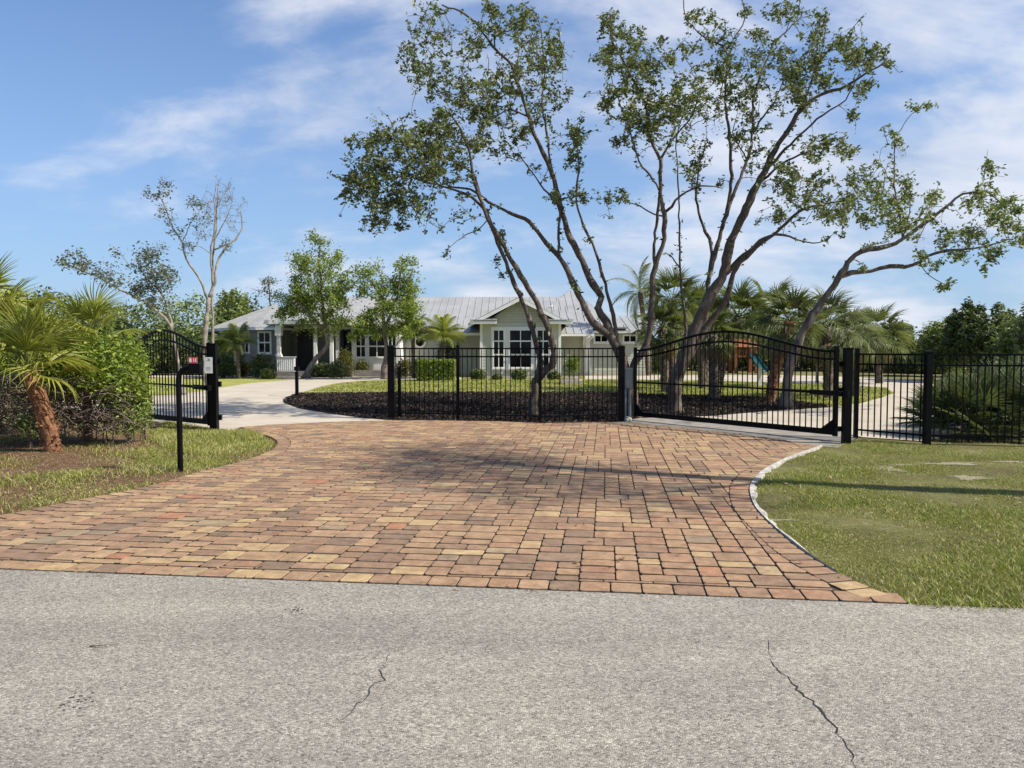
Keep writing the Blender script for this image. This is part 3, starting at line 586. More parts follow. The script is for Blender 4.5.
mb = MB(); tw = smooth_path(np.array([g(90, 646, 0.01), g(104, 645, 0.016), g(119, 643.5, 0.011)]), 0.02); mb.tube(tw, np.linspace(0.004, 0.002, len(tw)), 5)
tag(mb.build('twig', M['brush']), 'thin dark twig lying alone on the asphalt near the left edge', 'twig')

# ------------------------------------------------------------------ leaf engine
def leaves(C, size, wid=0.45, up=0.5, seed=0, spread=None):
    """diamond leaves, two triangles folded along the midrib; C = centres"""
    r = np.random.default_rng(seed); n = len(C)
    d = r.normal(0, 1, (n, 3)); d[:, 2] = d[:, 2] * 0.6; d /= np.linalg.norm(d, axis=1, keepdims=True)
    nn = r.normal(0, 1, (n, 3)); nn[:, 2] += up * 2; s_ = np.cross(d, nn); s_ /= np.linalg.norm(s_, axis=1, keepdims=True) + 1e-9
    nn = np.cross(s_, d); sz = size * r.uniform(0.6, 1.3, n)[:, None]
    a = C - d * sz * .5; c_ = C + d * sz * .5; b_ = C + s_ * sz * wid * .5 + nn * sz * .08; e = C - s_ * sz * wid * .5 + nn * sz * .08
    V = np.stack([a, b_, c_, e], 1).reshape(-1, 3); i = np.arange(n) * 4
    F = np.stack([np.stack([i, i + 1, i + 2], 1), np.stack([i, i + 2, i + 3], 1)], 1).reshape(-1, 3)
    return V, F, np.repeat(r.random(n), 2)
def leaf_object(name, C, size, mt, parent, wid=0.45, seed=0, up=0.5):
    V, F, A = leaves(np.asarray(C), size, wid, up, seed); return link_mesh(name, fast_mesh(name, V, F, A), mt, parent)

def traced_tree(name, label, D, limbs, blobs, bark, leafm, dens=0.05, per=15, leaf=0.062, clump=0.13, depth=1.3, group=None, seed=1, base=None, cat='tree', twig=0.006, epi=0.0, sides=9, thick=1.0, single=.18):
    r = np.random.default_rng(seed); b0 = limbs[0][0][0]
    p0 = g(*b0) if base is None else np.array(base, float); p0[2] = 0
    root = empty(name, p0, label, cat, group)
    mb = MB(); nodes = []; NR = []
    for pts, r0, r1, d0, d1 in limbs:
        k = len(pts); P = np.array([cv(q[0], q[1], D + d0 + (d1 - d0) * (i / (k - 1))) if len(q) == 2 else q for i, q in enumerate(pts)], float)
        if pts is limbs[0][0] or P[0][2] < 0.25: P[0][2] = -0.12
        Q = smooth_path(P, 0.14 * D / 18); n = len(Q)
        Q[1:] += r.normal(0, 0.010 * D / 18, (n - 1, 3)); tt = np.linspace(0, 1, n)
        rad = thick * (r0 + (r1 - r0) * tt ** 0.85) * (1 + 0.10 * np.sin(tt * n * .9 + r.random() * 6) + r.normal(0, .04, n))
        if P[0][2] < 0: rad[:3] *= np.array([1.5, 1.3, 1.12])[:len(rad[:3])]
        mb.tube(Q, rad, sides); w_ = Q[:, 2] > min(1.9, .6 * (cv(*limbs[0][0][-1], D)[2] if len(limbs[0][0][-1]) == 2 else 5))
        nodes.append(Q[w_])
    nodes = np.vstack(nodes); att = []
    for bl in blobs:
        if len(bl) == 7 and bl[0] > 500 - 1e9 and bl[6] > 50:
            n = int(bl[6]); d = r.normal(0, 1, (n, 3)); d /= np.linalg.norm(d, axis=1, keepdims=True); att += list(np.array(bl[:3]) + d * np.array(bl[3:6]) * np.cbrt(r.random(n))[:, None]); continue
        x, y, rx, ry = bl[:4]; dd = bl[4] if len(bl) > 4 else 0.0; ex = bl[5] if len(bl) > 5 else 1.0
        n = max(2, int(math.pi * rx * ry * dens * ex)); th = r.uniform(0, 2 * math.pi, n); q = np.sqrt(r.random(n)) * r.uniform(0.9, 1.12, n)
        zz_ = r.normal(0, depth * min(1, (rx + ry) / 50), n)
        # keep clumps: only accept attractors near a few sub-centres
        kc = max(1, n // 7); cxs = x + rx * np.sqrt(r.random(kc)) * np.cos(r.uniform(0, 6.28, kc)); cys = y + ry * np.sqrt(r.random(kc)) * np.sin(r.uniform(0, 6.28, kc))
        cz = r.normal(0, depth * min(1, (rx + ry) / 50), kc); pick = r.integers(0, kc, n); sg = 0.20 * min(rx, ry, 16) + 1.2
        xx = np.where(r.random(n) < single, x + rx * q * np.cos(th), cxs[pick] + r.normal(0, sg, n)); yy = np.where(r.random(n) < single, y + ry * q * np.sin(th), cys[pick] + r.normal(0, sg, n))
        for a_, b_, c_ in zip(xx, yy, cz[pick] * .8 + zz_ * .3): att.append(cv(a_, b_, D + dd + c_))
    att = np.array(att)
    d0_ = np.array([np.min(np.linalg.norm(nodes - a_, axis=1)) for a_ in att]); order = np.argsort(d0_)
    cap = len(nodes) + len(att) * 14; buf = np.empty((cap, 3)); buf[:len(nodes)] = nodes; nn_ = len(nodes)
    tips = []; TV, TF = [], []; off = 0
    for k in order:
        a_ = att[k]; dd_ = np.linalg.norm(buf[:nn_] - a_, axis=1); j = int(np.argmin(dd_)); s_ = buf[j].copy(); L_ = dd_[j]
        m_ = int(np.clip(L_ / 0.16, 2, 12)); tt = np.linspace(0, 1, m_ + 1)[:, None]
        P = s_ + (a_ - s_) * tt; P[:, 2] += 0.12 * L_ * np.sin(tt[:, 0] * math.pi); P[1:] += r.normal(0, 0.022, (m_, 3))
        if twig:
            V, F = tube_arrays(P, np.linspace(twig * (0.7 + 0.9 * L_), twig * 0.45, m_ + 1), 3); TV.append(V); TF.append(F + off); off += len(V)
        if nn_ + m_ < cap: buf[nn_:nn_ + m_] = P[1:]; nn_ += m_
        tips.append((P, L_))
    tr = mb.build('trunk', bark, root)
    if twig: link_mesh('branches', fast_mesh('branches', np.vstack(TV), np.vstack(TF), smooth=True), bark, root)
    C = []
    for P, L_ in tips:
        n = max(3, int(per * r.uniform(0.5, 1.5))); idx = len(P) - 1 - np.floor(np.abs(r.normal(0, 0.55, n)) * len(P)).astype(int); idx = np.clip(idx, 0, len(P) - 1)
        C.append(P[idx] + r.normal(0, clump * .55, (n, 3)))
    if epi:                                              # small tufts growing straight out of the limbs
        n = int(len(nodes) * epi); idx = r.integers(0, len(nodes), n)
        for i in idx:
            k = r.integers(2, 7); C.append(nodes[i] + r.normal(0, 0.045, 3) + r.normal(0, 0.035, (k, 3)))
    C = np.vstack(C); leaf_object('crown', C, leaf, leafm, root, 0.5, seed)
    return root

# the two big multi-stemmed trees, the fork behind the gate post, and the leaning one
BIG = 'big sparse oaks behind the fence'
traced_tree('oak_tree', 'low forked tree behind the middle fence, thin limbs leaning left past the gable', 17.4,
    [([(533, 417), (534, 400), (536, 378)], 0.19, 0.16, 0, 0),
     ([(536, 380), (540, 362), (537, 349), (531, 326), (523, 302), (511, 276), (503, 256), (493, 229), (485, 209)], 0.12, 0.06, 0, 0.6),
     ([(536, 382), (546, 370), (554, 359), (550, 334), (536, 302), (524, 282), (512, 261), (502, 243), (488, 219), (480, 196), (473, 179), (470, 152), (460, 130), (448, 110)], 0.15, 0.03, 0, -1.0),
     ([(482, 200), (471, 172), (442, 156), (415, 140), (390, 128)], 0.05, 0.015, -0.3, -1.4),
     ([(486, 212), (471, 197), (442, 186), (412, 178), (380, 165)], 0.06, 0.02, 0.3, -0.6),
     ([(488, 219), (480, 228), (466, 235), (452, 245), (445, 255)], 0.025, 0.008, -0.5, -1.2)],
    [(385, 165, 40, 30, -.6), (420, 150, 35, 32, -.8), (363, 195, 24, 20, -.5), (405, 205, 32, 20, -.3), (440, 168, 24, 24, -.5), (378, 138, 16, 14, -.8), (428, 122, 22, 13, -1), (380, 222, 18, 9, -.4), (350, 180, 12, 8, -.5), (410, 165, 72, 62, -.5, .10),
     (445, 130, 14, 10, -1), (470, 150, 8, 14, -.8, .6), (445, 255, 5, 3, -1), (492, 262, 5, 4), (500, 275, 5, 4), (505, 238, 6, 6)],
    M['sunlit_lichen_bark'], M['oak_leaf'], dens=0.050, per=11, group=BIG, seed=3, epi=0.6, thick=0.60, leaf=0.10, clump=0.075, single=.32, twig=0.0095)
traced_tree('oak_tree', 'tall many-limbed tree rising directly behind the grey control box and gate post', 17.0,
    [([(636, 419), (633, 400), (628, 380), (623, 362), (617, 346), (610, 336)], 0.22, 0.17, 0, 0),
     ([(612, 338), (592, 321), (579, 295), (568, 271), (558, 255), (545, 242), (529, 222), (506, 211), (488, 202), (470, 190), (448, 186)], 0.15, 0.035, 0, 0.8),
     ([(558, 257), (559, 227), (558, 206), (545, 190), (532, 172), (518, 155)], 0.055, 0.02, 0.3, 0.8),
     ([(612, 338), (606, 322), (598, 308), (601, 297), (593, 284), (579, 255), (566, 227), (558, 196), (550, 167), (536, 138), (529, 117), (519, 88), (511, 65), (493, 47), (471, 18), (442, 5)], 0.15, 0.03, 0, 1.4),
     ([(495, 50), (494, 30), (486, 0), (484, -15)], 0.035, 0.015, 1.3, 1.0),
     ([(550, 167), (548, 140), (542, 104), (545, 73), (540, 26), (530, 5)], 0.05, 0.015, .8, 1.6),
     ([(529, 117), (510, 110), (490, 118), (470, 105), (450, 95)], 0.035, 0.012, 1, 0.2),
     ([(617, 346), (613, 315), (605, 284), (595, 250), (581, 219), (576, 196), (579, 170), (577, 150), (577, 132)], 0.085, 0.018, 0, 0.4),
     ([(632, 385), (634, 366), (640, 356), (649, 336), (652, 305), (653, 276), (660, 253), (665, 230), (664, 214), (660, 193), (660, 161), (650, 138), (645, 104), (628, 70), (613, 42), (610, 14)], 0.14, 0.022, 0, -0.6),
     ([(655, 265), (654, 245), (658, 214), (660, 190)], 0.055, 0.045, 0, -.2),
     ([(662, 216), (647, 211), (636, 204), (626, 203), (613, 196)], 0.035, 0.01, 0, -.6),
     ([(663, 214), (672, 206), (680, 196), (700, 186), (722, 188)], 0.055, 0.018, 0, -1.0),
     ([(660, 160), (670, 142), (681, 129), (692, 115), (700, 92)], 0.045, 0.014, -.2, -1.2),
     ([(659, 190), (650, 175), (639, 161), (628, 125), (613, 83), (608, 65)], 0.04, 0.014, -.2, 0.9)],
    [(415, 72, 16, 18, 1), (440, 85, 22, 16, .8, .8), (428, 28, 22, 24, 1.2, .7), (408, 60, 12, 10, 1), (462, 52, 26, 22, 1.2, .55), (468, 97, 30, 20, .5), (492, 112, 22, 22, .9), (500, 18, 20, 18, 1.3, .8), (522, 30, 11, 32, 1.4), (545, 42, 18, 26, 1.5),
     (556, 62, 14, 22, 1.5, .8), (540, 76, 18, 18, 1.2), (506, 82, 20, 20, 1.2, .7), (540, 105, 20, 14, 1, .7), (520, 142, 12, 18, .9, .8), (500, 150, 16, 14, .6, .7), (560, 96, 10, 7, 1), (580, 138, 12, 12, .4, 1.3), (574, 160, 10, 12, .4), (562, 196, 16, 8, .4), (588, 194, 18, 8, .4),
     (614, 200, 12, 10, 0), (478, 140, 14, 10, .6), (612, 24, 12, 14, -.4), (606, 55, 10, 25, .5), (633, 42, 16, 16, 0), (624, 72, 20, 22, 0), (610, 95, 9, 14, .5), (652, 82, 16, 22, -.3), (640, 116, 24, 22, 0), (624, 143, 12, 10, .4), (657, 118, 15, 20, -.3), (673, 100, 14, 18, -.8),
     (690, 92, 16, 20, -1), (690, 52, 14, 6, -1), (668, 60, 10, 8, -.8), (607, 110, 5, 14, .4), (520, 60, 14, 20, 1.3, .4), (690, 175, 8, 12, -.5, .6), (606, 222, 5, 8, 0, .4), (570, 285, 6, 6), (650, 60, 8, 10, -.5), (635, 92, 48, 72, 0, .12), (480, 85, 70, 75, 1, .10), (668, 120, 34, 50, -.5, .12), (560, 130, 26, 60, .8, .10)],
    M['sunlit_lichen_bark'], M['oak_leaf'], dens=0.050, per=10, group=BIG, seed=5, epi=0.6, thick=0.60, leaf=0.10, clump=0.075, single=.32, twig=0.0095)
traced_tree('oak_tree', 'tallest wide-spreading tree with thick dark trunk behind the arched right-hand gate', 18.3,
    [([(676, 413), (675, 385), (683, 362), (692, 336), (710, 297), (724, 272), (730, 245), (744, 214), (757, 185), (775, 151), (790, 128), (801, 109), (822, 94), (840, 89), (862, 76), (885, 62)], 0.27, 0.025, 0, -1.2),
     ([(680, 372), (705, 330), (722, 306), (729, 292), (737, 268), (757, 247), (786, 224), (801, 211), (822, 205), (845, 200)], 0.15, 0.02, 0, -1.5),
     ([(726, 274), (744, 255), (765, 238), (783, 235), (796, 239), (812, 243), (826, 240)], 0.09, 0.014, 0, -1.0),
     ([(690, 345), (704, 326), (708, 284), (712, 250), (709, 238), (702, 224), (696, 193), (700, 165), (706, 140)], 0.10, 0.018, 0, 1.2),
     ([(708, 284), (713, 262), (721, 232), (730, 196), (731, 156), (727, 117), (725, 91), (727, 52), (708, 39), (687, 21), (683, -5)], 0.09, 0.014, 0.2, 1.0),
     ([(727, 50), (735, 36), (745, 20), (741, -5)], 0.028, 0.012, .9, 1.1),
     ([(722, 228), (735, 190), (747, 161), (752, 133), (754, 96), (768, 57), (778, 39), (796, 21), (800, 0)], 0.07, 0.014, 0.3, 1.7),
     ([(752, 135), (764, 116), (778, 95), (785, 70)], 0.04, 0.012, 1, 0.6),
     ([(743, 215), (752, 190), (775, 160), (800, 135), (822, 115), (845, 100), (855, 82)], 0.07, 0.014, 0, -2.2),
     ([(757, 186), (780, 165), (800, 155), (822, 146), (846, 136)], 0.05, 0.012, -.4, -2.0),
     ([(747, 161), (740, 146), (733, 132), (738, 112)], 0.03, 0.01, .8, .4),
     ([(682, 375), (686, 336), (683, 302), (680, 266), (679, 232), (679, 200), (677, 165), (676, 140), (684, 112)], 0.055, 0.014, -.3, -1.3),
     ([(680, 268), (672, 258), (665, 252)], 0.03, 0.012, -.6, -.9),
     ([(801, 109), (812, 80), (822, 50), (826, 20)], 0.035, 0.01, -.9, -.2)],
    [(697, 18, 10, 10, 1), (715, 26, 12, 12, .9), (741, 10, 8, 8, 1), (738, 70, 20, 22, .9), (742, 100, 14, 16, .8), (722, 60, 10, 14, .9), (712, 82, 14, 14, .8), (705, 108, 14, 16, .6), (762, 40, 14, 14, 1.5), (770, 12, 16, 8, 1.5, .8), (792, 8, 22, 9, 1.5), (772, 72, 26, 26, 1), (800, 76, 24, 26, .2), (816, 45, 14, 20, -.4),
     (790, 102, 20, 14, -.2, .8), (824, 18, 8, 16, -.3), (842, 50, 18, 20, -1), (862, 58, 18, 16, -1.2), (880, 60, 13, 16, -1.2), (832, 84, 16, 12, -1), (862, 86, 14, 10, -1.5), (852, 110, 7, 7, -1.6), (760, 132, 8, 7, .4), (820, 146, 26, 12, -1.7), (846, 150, 12, 10, -1.8), (800, 172, 22, 16, -1, .8),
     (778, 190, 14, 12, -.8, .8), (812, 200, 26, 14, -1.2), (832, 216, 20, 12, -1.4), (770, 212, 12, 9, -.8), (700, 160, 12, 16, 1), (692, 185, 8, 10, .2), (846, 190, 12, 16, -1.6), (845, 228, 8, 8, -1.5), (826, 175, 14, 10, -1.5, .7), (752, 110, 8, 10, 1), (720, 182, 10, 8, .5, .6), (826, 242, 5, 4, -1), (680, 125, 10, 16, -1, .8), (735, 140, 8, 8, .5, .6), (775, 80, 95, 72, 0, .10), (740, 150, 50, 50, .3, .12), (800, 185, 62, 40, -1, .15), (720, 80, 36, 70, .8, .12)],
    M['sunlit_lichen_bark'], M['oak_leaf'], dens=0.046, per=10, group=BIG, seed=9, epi=0.45, thick=0.70, leaf=0.10, clump=0.075, single=.32, twig=0.0095)
traced_tree('oak_tree', 'tree leaning far right over the gate end with a long horizontal crown', 19.5,
    [([(786, 407), (787, 385), (793, 356), (806, 326), (824, 299), (838, 279), (845, 268), (850, 259), (861, 252), (878, 248), (895, 244), (909, 235), (922, 225), (936, 215), (950, 203), (963, 195), (985, 192), (1005, 205)], 0.24, 0.022, 0, -1.2),
     ([(840, 276), (852, 272), (870, 271), (890, 266), (905, 267), (920, 262), (936, 252), (960, 250), (985, 246), (1015, 238)], 0.12, 0.018, 0, -1.8),
     ([(903, 240), (902, 225), (897, 205), (894, 185), (895, 165), (895, 147), (900, 130), (912, 114), (924, 107), (937, 105)], 0.045, 0.01, -.3, 0.6),
     ([(896, 195), (890, 180), (882, 165), (880, 150), (888, 145)], 0.018, 0.006, 0.2, .8),
     ([(903, 238), (908, 220), (910, 200), (910, 182)], 0.03, 0.01, -.3, -1.2),
     ([(922, 225), (930, 205), (936, 190)], 0.02, 0.008, -.5, .5),
     ([(920, 262), (928, 275), (945, 285), (955, 284)], 0.022, 0.007, -1, -1.6),
     ([(975, 193), (984, 180), (986, 160), (988, 150)], 0.022, 0.007, -.8, -.3)],
    [(862, 184, 12, 16, .3, .7), (872, 200, 16, 18, .3), (893, 208, 14, 22, .2), (908, 192, 7, 16, -.8), (900, 226, 14, 9, -.3), (895, 138, 8, 10, .5), (912, 110, 8, 6, .6), (928, 106, 8, 5, .6), (936, 198, 9, 14, .4), (870, 218, 12, 9, .3), (850, 205, 10, 10, .3, .7), (987, 168, 6, 13, -.5), (985, 195, 16, 11, -1),
     (1005, 203, 14, 10, -1), (1018, 215, 12, 12, -1.2), (952, 236, 16, 10, -1.3), (975, 240, 18, 12, -1.6), (992, 252, 14, 10, -1.8), (1012, 234, 12, 12, -1.8), (928, 264, 12, 6, -1.2, .8), (945, 286, 12, 5, -1.5), (918, 252, 10, 6, -1), (870, 248, 8, 4, 0), (872, 266, 12, 3, -.5, .7), (1045, 235, 24, 22, -1.8, .8), (932, 225, 14, 6, -.5, .6), (968, 205, 10, 10, -.8, .5), (885, 130, 3, 6, .6, .5), (1000, 222, 14, 8, -1.4), (960, 258, 14, 8, -1.6, .8), (985, 270, 8, 6, -1.8, .6), (950, 232, 80, 34, -1.2, .10), (885, 200, 36, 50, .2, .15), (1000, 205, 40, 34, -1, .12)],
    M['bark'], M['oak_leaf_light'], dens=0.056, per=11, group=BIG, seed=13, epi=0.25, thick=0.60, leaf=0.10, clump=0.075, single=.32, twig=0.0095)
# the off-frame roadside oak whose shade crosses the lawn and pavers
traced_tree('oak_tree', 'roadside oak standing over the right-hand lawn and shading the pavers', 8,
    [([(8.7, 7.3, -.1), (8.65, 7.3, 2), (8.6, 7.3, 4.2), (8.7, 7.3, 6.2), (8.9, 7.4, 7.6), (8.6, 7.8, 9)], 0.27, 0.07, 0, 0), ([(8.65, 7.3, 5.2), (7.9, 7.9, 7.2), (7.6, 8.6, 8.8)], 0.08, 0.03, 0, 0), ([(8.7, 7.3, 5.6), (9.6, 6.4, 7.4), (9.8, 5.6, 8.6)], 0.07, 0.02, 0, 0)],
    [(8.6, 7.2, 8.8, 1.9, 1.5, 1.3, 130), (7.9, 8.2, 8.6, 1.4, 1.3, .9, 90), (9.6, 5.9, 8.6, 1.5, 1.2, 1, 80), (8.4, 9.2, 9.4, 1.5, 1.0, .9, 70), (9.4, 7.2, 10, 1.5, 1.5, .9, 60)],
    M['bark'], M['oak_leaf'], per=24, leaf=0.085, clump=0.3, seed=31, base=(8.7, 7.3, 0), twig=0.006)

# left background trees
traced_tree('bare_tree', 'tall pale tree with nearly bare twiggy top behind the open left gate', 30,
    [([(205, 384), (205, 338), (207, 312), (209, 298)], 0.17, 0.14, 0, 0),
     ([(208, 300), (205, 292), (198, 276), (186, 259), (182, 243), (173, 228), (166, 210), (160, 195)], 0.09, 0.03, 0, -1),
     ([(209, 298), (215, 281), (217, 265), (224, 250), (234, 240), (242, 229), (240, 210)], 0.11, 0.025, 0, 1),
     ([(213, 285), (211, 254), (215, 225), (215, 200), (216, 181)], 0.08, 0.02, 0, 0),
     ([(211, 254), (200, 246), (190, 246)], 0.03, 0.015, 0, -.6), ([(182, 243), (190, 225), (197, 212)], 0.035, 0.012, -.3, -1.5)],
    [(168, 190, 8, 9, -1, 1.2), (150, 196, 8, 5, -1), (166, 212, 7, 7, -1), (175, 230, 7, 9, -1), (184, 244, 8, 8, -.6), (190, 205, 7, 8, -1), (201, 203, 5, 4, -1), (200, 226, 10, 10, -.8, .6), (222, 245, 8, 6, .5)],
    M['pale_bark'], M['grey_leaf'], thick=.6, dens=0.16, per=4, leaf=0.11, clump=0.16, depth=0.8, seed=21, twig=0.012)
traced_tree('bare_twigs_tree', 'leafless twiggy tree crown beside the tall pale tree', 30.6,
    [([(214, 380), (213, 330), (212, 290), (216, 225), (218, 185)], 0.07, 0.02, 0, 0), ([(214, 240), (228, 215), (232, 200)], .025, .012, 0, .5), ([(214, 250), (236, 240), (243, 225)], .03, .012, 0, .5)],
    [(218, 190, 14, 12, 0, 1.2), (214, 215, 18, 12, 0), (236, 222, 8, 12, 0), (240, 205, 5, 10, .3), (205, 238, 12, 8), (226, 200, 10, 10)],
    M['pale_bark'], M['grey_leaf'], dens=0.16, per=0, leaf=0.04, clump=0.1, depth=0.8, seed=22, twig=0.011)
traced_tree('slender_tree', 'slanting pale-trunked tree with a long left limb, left of the tall pale tree', 25,
    [([(184, 388), (178, 360), (173, 334), (166, 303), (158, 288), (153, 272), (150, 258)], 0.12, 0.035, 0, 0),
     ([(173, 334), (165, 318), (146, 302), (121, 290), (95, 276), (75, 268), (61, 263)], 0.07, 0.02, 0, -1), ([(160, 292), (145, 275), (135, 258)], 0.04, 0.015, 0, .6)],
    [(150, 252, 14, 8), (140, 262, 14, 10), (158, 270, 14, 14), (148, 285, 16, 10), (168, 284, 10, 12), (70, 262, 14, 8, -1), (92, 268, 16, 8, -1), (112, 280, 14, 9, -.8), (128, 292, 14, 8, -.6), (160, 300, 12, 10), (120, 255, 8, 6, 0, .4)],
    M['pale_bark'], M['grey_leaf'], dens=0.09, per=8, leaf=0.11, clump=0.16, depth=0.9, seed=23, twig=0.011, thick=.65)
traced_tree('courtyard_tree', 'leaning light-green tree in front of the left porch, its trunk bent right', 38,
    [([(304, 374), (312, 364), (321, 354), (328, 344), (326, 334), (324, 322), (322, 300), (320, 265), (320, 245)], 0.16, 0.03, 0, 0),
     ([(325, 330), (310, 315), (296, 300)], 0.08, 0.03, 0, -.6), ([(324, 320), (336, 305), (344, 290)], 0.08, 0.03, 0, -.5)],
    [(321, 240, 10, 8), (310, 262, 22, 10), (332, 260, 14, 10), (320, 280, 26, 14), (295, 300, 20, 14), (335, 296, 18, 14), (315, 305, 24, 14), (322, 325, 22, 12), (290, 312, 14, 9), (298, 280, 8, 8), (340, 318, 10, 8), (345, 280, 8, 10)],
    M['bark'], M['bright_leaf'], dens=0.12, per=15, leaf=0.14, clump=0.2, depth=1.0, seed=24, twig=0.012, group='light green trees before the house')
traced_tree('courtyard_tree', 'light-green tree with forked top before the triple window', 37,
    [([(384, 372), (386, 350), (384, 330), (382, 300), (370, 280)], 0.15, 0.04, 0, 0), ([(384, 330), (396, 300), (402, 270)], 0.08, 0.03, 0, -.4), ([(384, 335), (366, 320), (356, 318)], 0.06, 0.03, 0, -.5), ([(384, 335), (405, 325), (415, 322)], 0.06, 0.03, 0, .5)],
    [(366, 272, 12, 10), (402, 266, 12, 9), (408, 282, 14, 10), (372, 290, 18, 12), (395, 295, 22, 14), (385, 312, 28, 14), (362, 325, 12, 12), (410, 308, 14, 12), (385, 330, 22, 8), (412, 325, 10, 10), (358, 338, 8, 5)],
    M['bark'], M['bright_leaf'], dens=0.12, per=15, leaf=0.14, clump=0.2, depth=1.0, seed=25, twig=0.012, group='light green trees before the house')
traced_tree('wispy_tree', 'thin grey-green tree top showing above the left hip roof', 56,
    [([(270, 372), (272, 330), (270, 300), (268, 280)], 0.1, 0.04, 0, 0)], [(270, 284, 10, 8), (262, 292, 8, 6), (276, 296, 8, 10), (272, 310, 12, 8)], M['bark'], M['grey_leaf'], dens=0.15, per=5, leaf=0.18, clump=0.3, seed=26, twig=0.02)

# ------------------------------------------------------------------ bushy volumes
def bush(name, label, cat, ells, n, leaf, mt, stems=6, stem_m=None, group=None, seed=1, shell=0.35, wid=0.5, parent=None, base=None, rag=.05):
    """leaves through the outer volume of some ellipsoids; ells = (x, y, z, rx, ry, rz)"""
    r = np.random.default_rng(seed); ells = np.array(ells, float)
    c0 = ells[:, :3].mean(0); root = empty(name, (c0[0], c0[1], 0), label, cat, group)
    vol = (ells[:, 3] * ells[:, 4] * ells[:, 5]) ** (2 / 3); pick = r.choice(len(ells), n, p=vol / vol.sum())
    d = r.normal(0, 1, (n, 3)); d /= np.linalg.norm(d, axis=1, keepdims=True)
    lump = 1 + 0.16 * np.sin(d[:, 0] * 7 + pick) * np.cos(d[:, 1] * 6 + pick * 2) + 0.10 * np.sin(d[:, 2] * 13 + d[:, 0] * 9)
    q = lump * (1 - shell * r.random(n) ** 1.6 * 1.3) * (1 + r.normal(0, .05, n)) + rag * 5 * np.maximum(0, np.sin(d[:, 0] * 19 + pick) * np.sin(d[:, 2] * 17) * np.sin(d[:, 1] * 15 + 1)) * r.random(n); C = ells[pick, :3] + d * ells[pick, 3:] * q[:, None]
    nzv = np.sin(C[:, 0] * 5.1 / max(.4, ells[0, 3]) + 1) + np.sin(C[:, 2] * 6.3 / max(.4, ells[0, 3])) + np.sin(C[:, 1] * 5.7 + C[:, 0] * 2.2)
    C = C[(nzv > -1.7) | (r.random(n) < .35)]; C = C[C[:, 2] > 0.02]
    leaf_object('foliage' if cat not in ('tree', 'palm') else 'crown', C, leaf, mt, root, wid, seed)
    mb = MB()
    for k in range(stems):
        e = ells[k % len(ells)]; top = e[:3] + np.array([r.uniform(-.5, .5) * e[3], r.uniform(-.5, .5) * e[4], r.uniform(0, .5) * e[5]])
        bs = np.array([e[0] + r.uniform(-.25, .25) * e[3], e[1] + r.uniform(-.25, .25) * e[4], -0.08]); mid = (bs + top) / 2 + r.normal(0, .05 * e[3], 3)
        mb.tube(smooth_path([bs, mid, top], 0.15 * max(1, e[3])), np.linspace(0.03, 0.012, len(smooth_path([bs, mid, top], 0.15 * max(1, e[3])))) * .6 * max(.6, e[5]), 5)
    mb.build('trunk' if cat in ('tree', 'palm') else 'stem', stem_m or M['bark'], root); return root
def E(px, py, D, rxp, ryp, ry=None):      # ellipsoid from its place in the photo and its distance
    p = cv(px, py, D); k = pxm(D); return (p[0], p[1], p[2], rxp * k, (ry if ry else rxp * k), ryp * k)

# far belt of trees closing the view
belt = [(-20, 318, 34, 48, 34), (40, 318, 42, 40, 26), (95, 326, 46, 30, 22), (140, 330, 44, 34, 26), (190, 326, 48, 34, 28), (240, 322, 56, 22, 26), (232, 312, 52, 16, 20)]
for k, (x, y, D, a, c) in enumerate(belt):
    lab = ['dense dark tree mass at the far left edge behind the palm', 'rounded tree behind the fan palm crown', 'low dark tree above the vine-covered shrub', 'bushy green tree seen through the arch of the open gate', 'green tree behind the slanting pale trunk', 'olive tree standing against the left end of the roof', 'narrow tree just left of the hip roof'][k]
    bush('broadleaf_tree', lab, 'tree', [E(x, y, D, a, c), E(x - a * .4, y + c * .7, D, a * .8, c * .8), E(x + a * .4, y + c * .6, D - 1, a * .8, c * .7), E(x, y + c * 1.3, D, a, c * .6)], 7000, 0.26, M['oak_leaf'] if k % 2 else M['oak_leaf_light'], 5, group='trees closing the view on the left', seed=40 + k)
rb = [(868, 340, 52, 26, 16), (893, 336, 50, 18, 14), (905, 350, 42, 20, 12), (945, 338, 36, 24, 18), (965, 325, 34, 18, 16), (995, 335, 33, 22, 20), (1022, 345, 27, 22, 28), (925, 352, 46, 26, 12), (1050, 330, 24, 30, 34)]
labs = ['rounded olive tree behind the right end of the arched gate', 'small tree with a dark pointed top left of the sky gap', 'low dark tree in the dip of the tree line', 'dark spreading tree left of the feathery treetop',
        'tall feathery dark green tree over the right-hand fence', 'dense green tree right of the feathery treetop', 'tree cut by the right edge of the photo', 'low hedge-like tree behind the curve of the drive', 'near tree at the far right edge over the palmettos']
for k, (x, y, D, a, c) in enumerate(rb):
    bush('broadleaf_tree', labs[k], 'tree', [E(x, y, D, a, c), E(x - a * .35, y + c * .7, D, a * .8, c), E(x + a * .4, y + c * .8, D - 1, a * .7, c * .9), E(x, y + c * 1.3, D, a * 1.1, c * .6)] + ([E(x + 3, y - c * 0.9, D, a * .3, c * .7), E(x + 14, y - c * .7, D, a * .3, c * .6)] if k in (4, 5) else []), 6500, 0.2 if D < 40 else 0.26, [M['oak_leaf_light'], M['dark_leaf'], M['oak_leaf']][k % 3], 5, group='trees closing the view on the right', seed=60 + k)
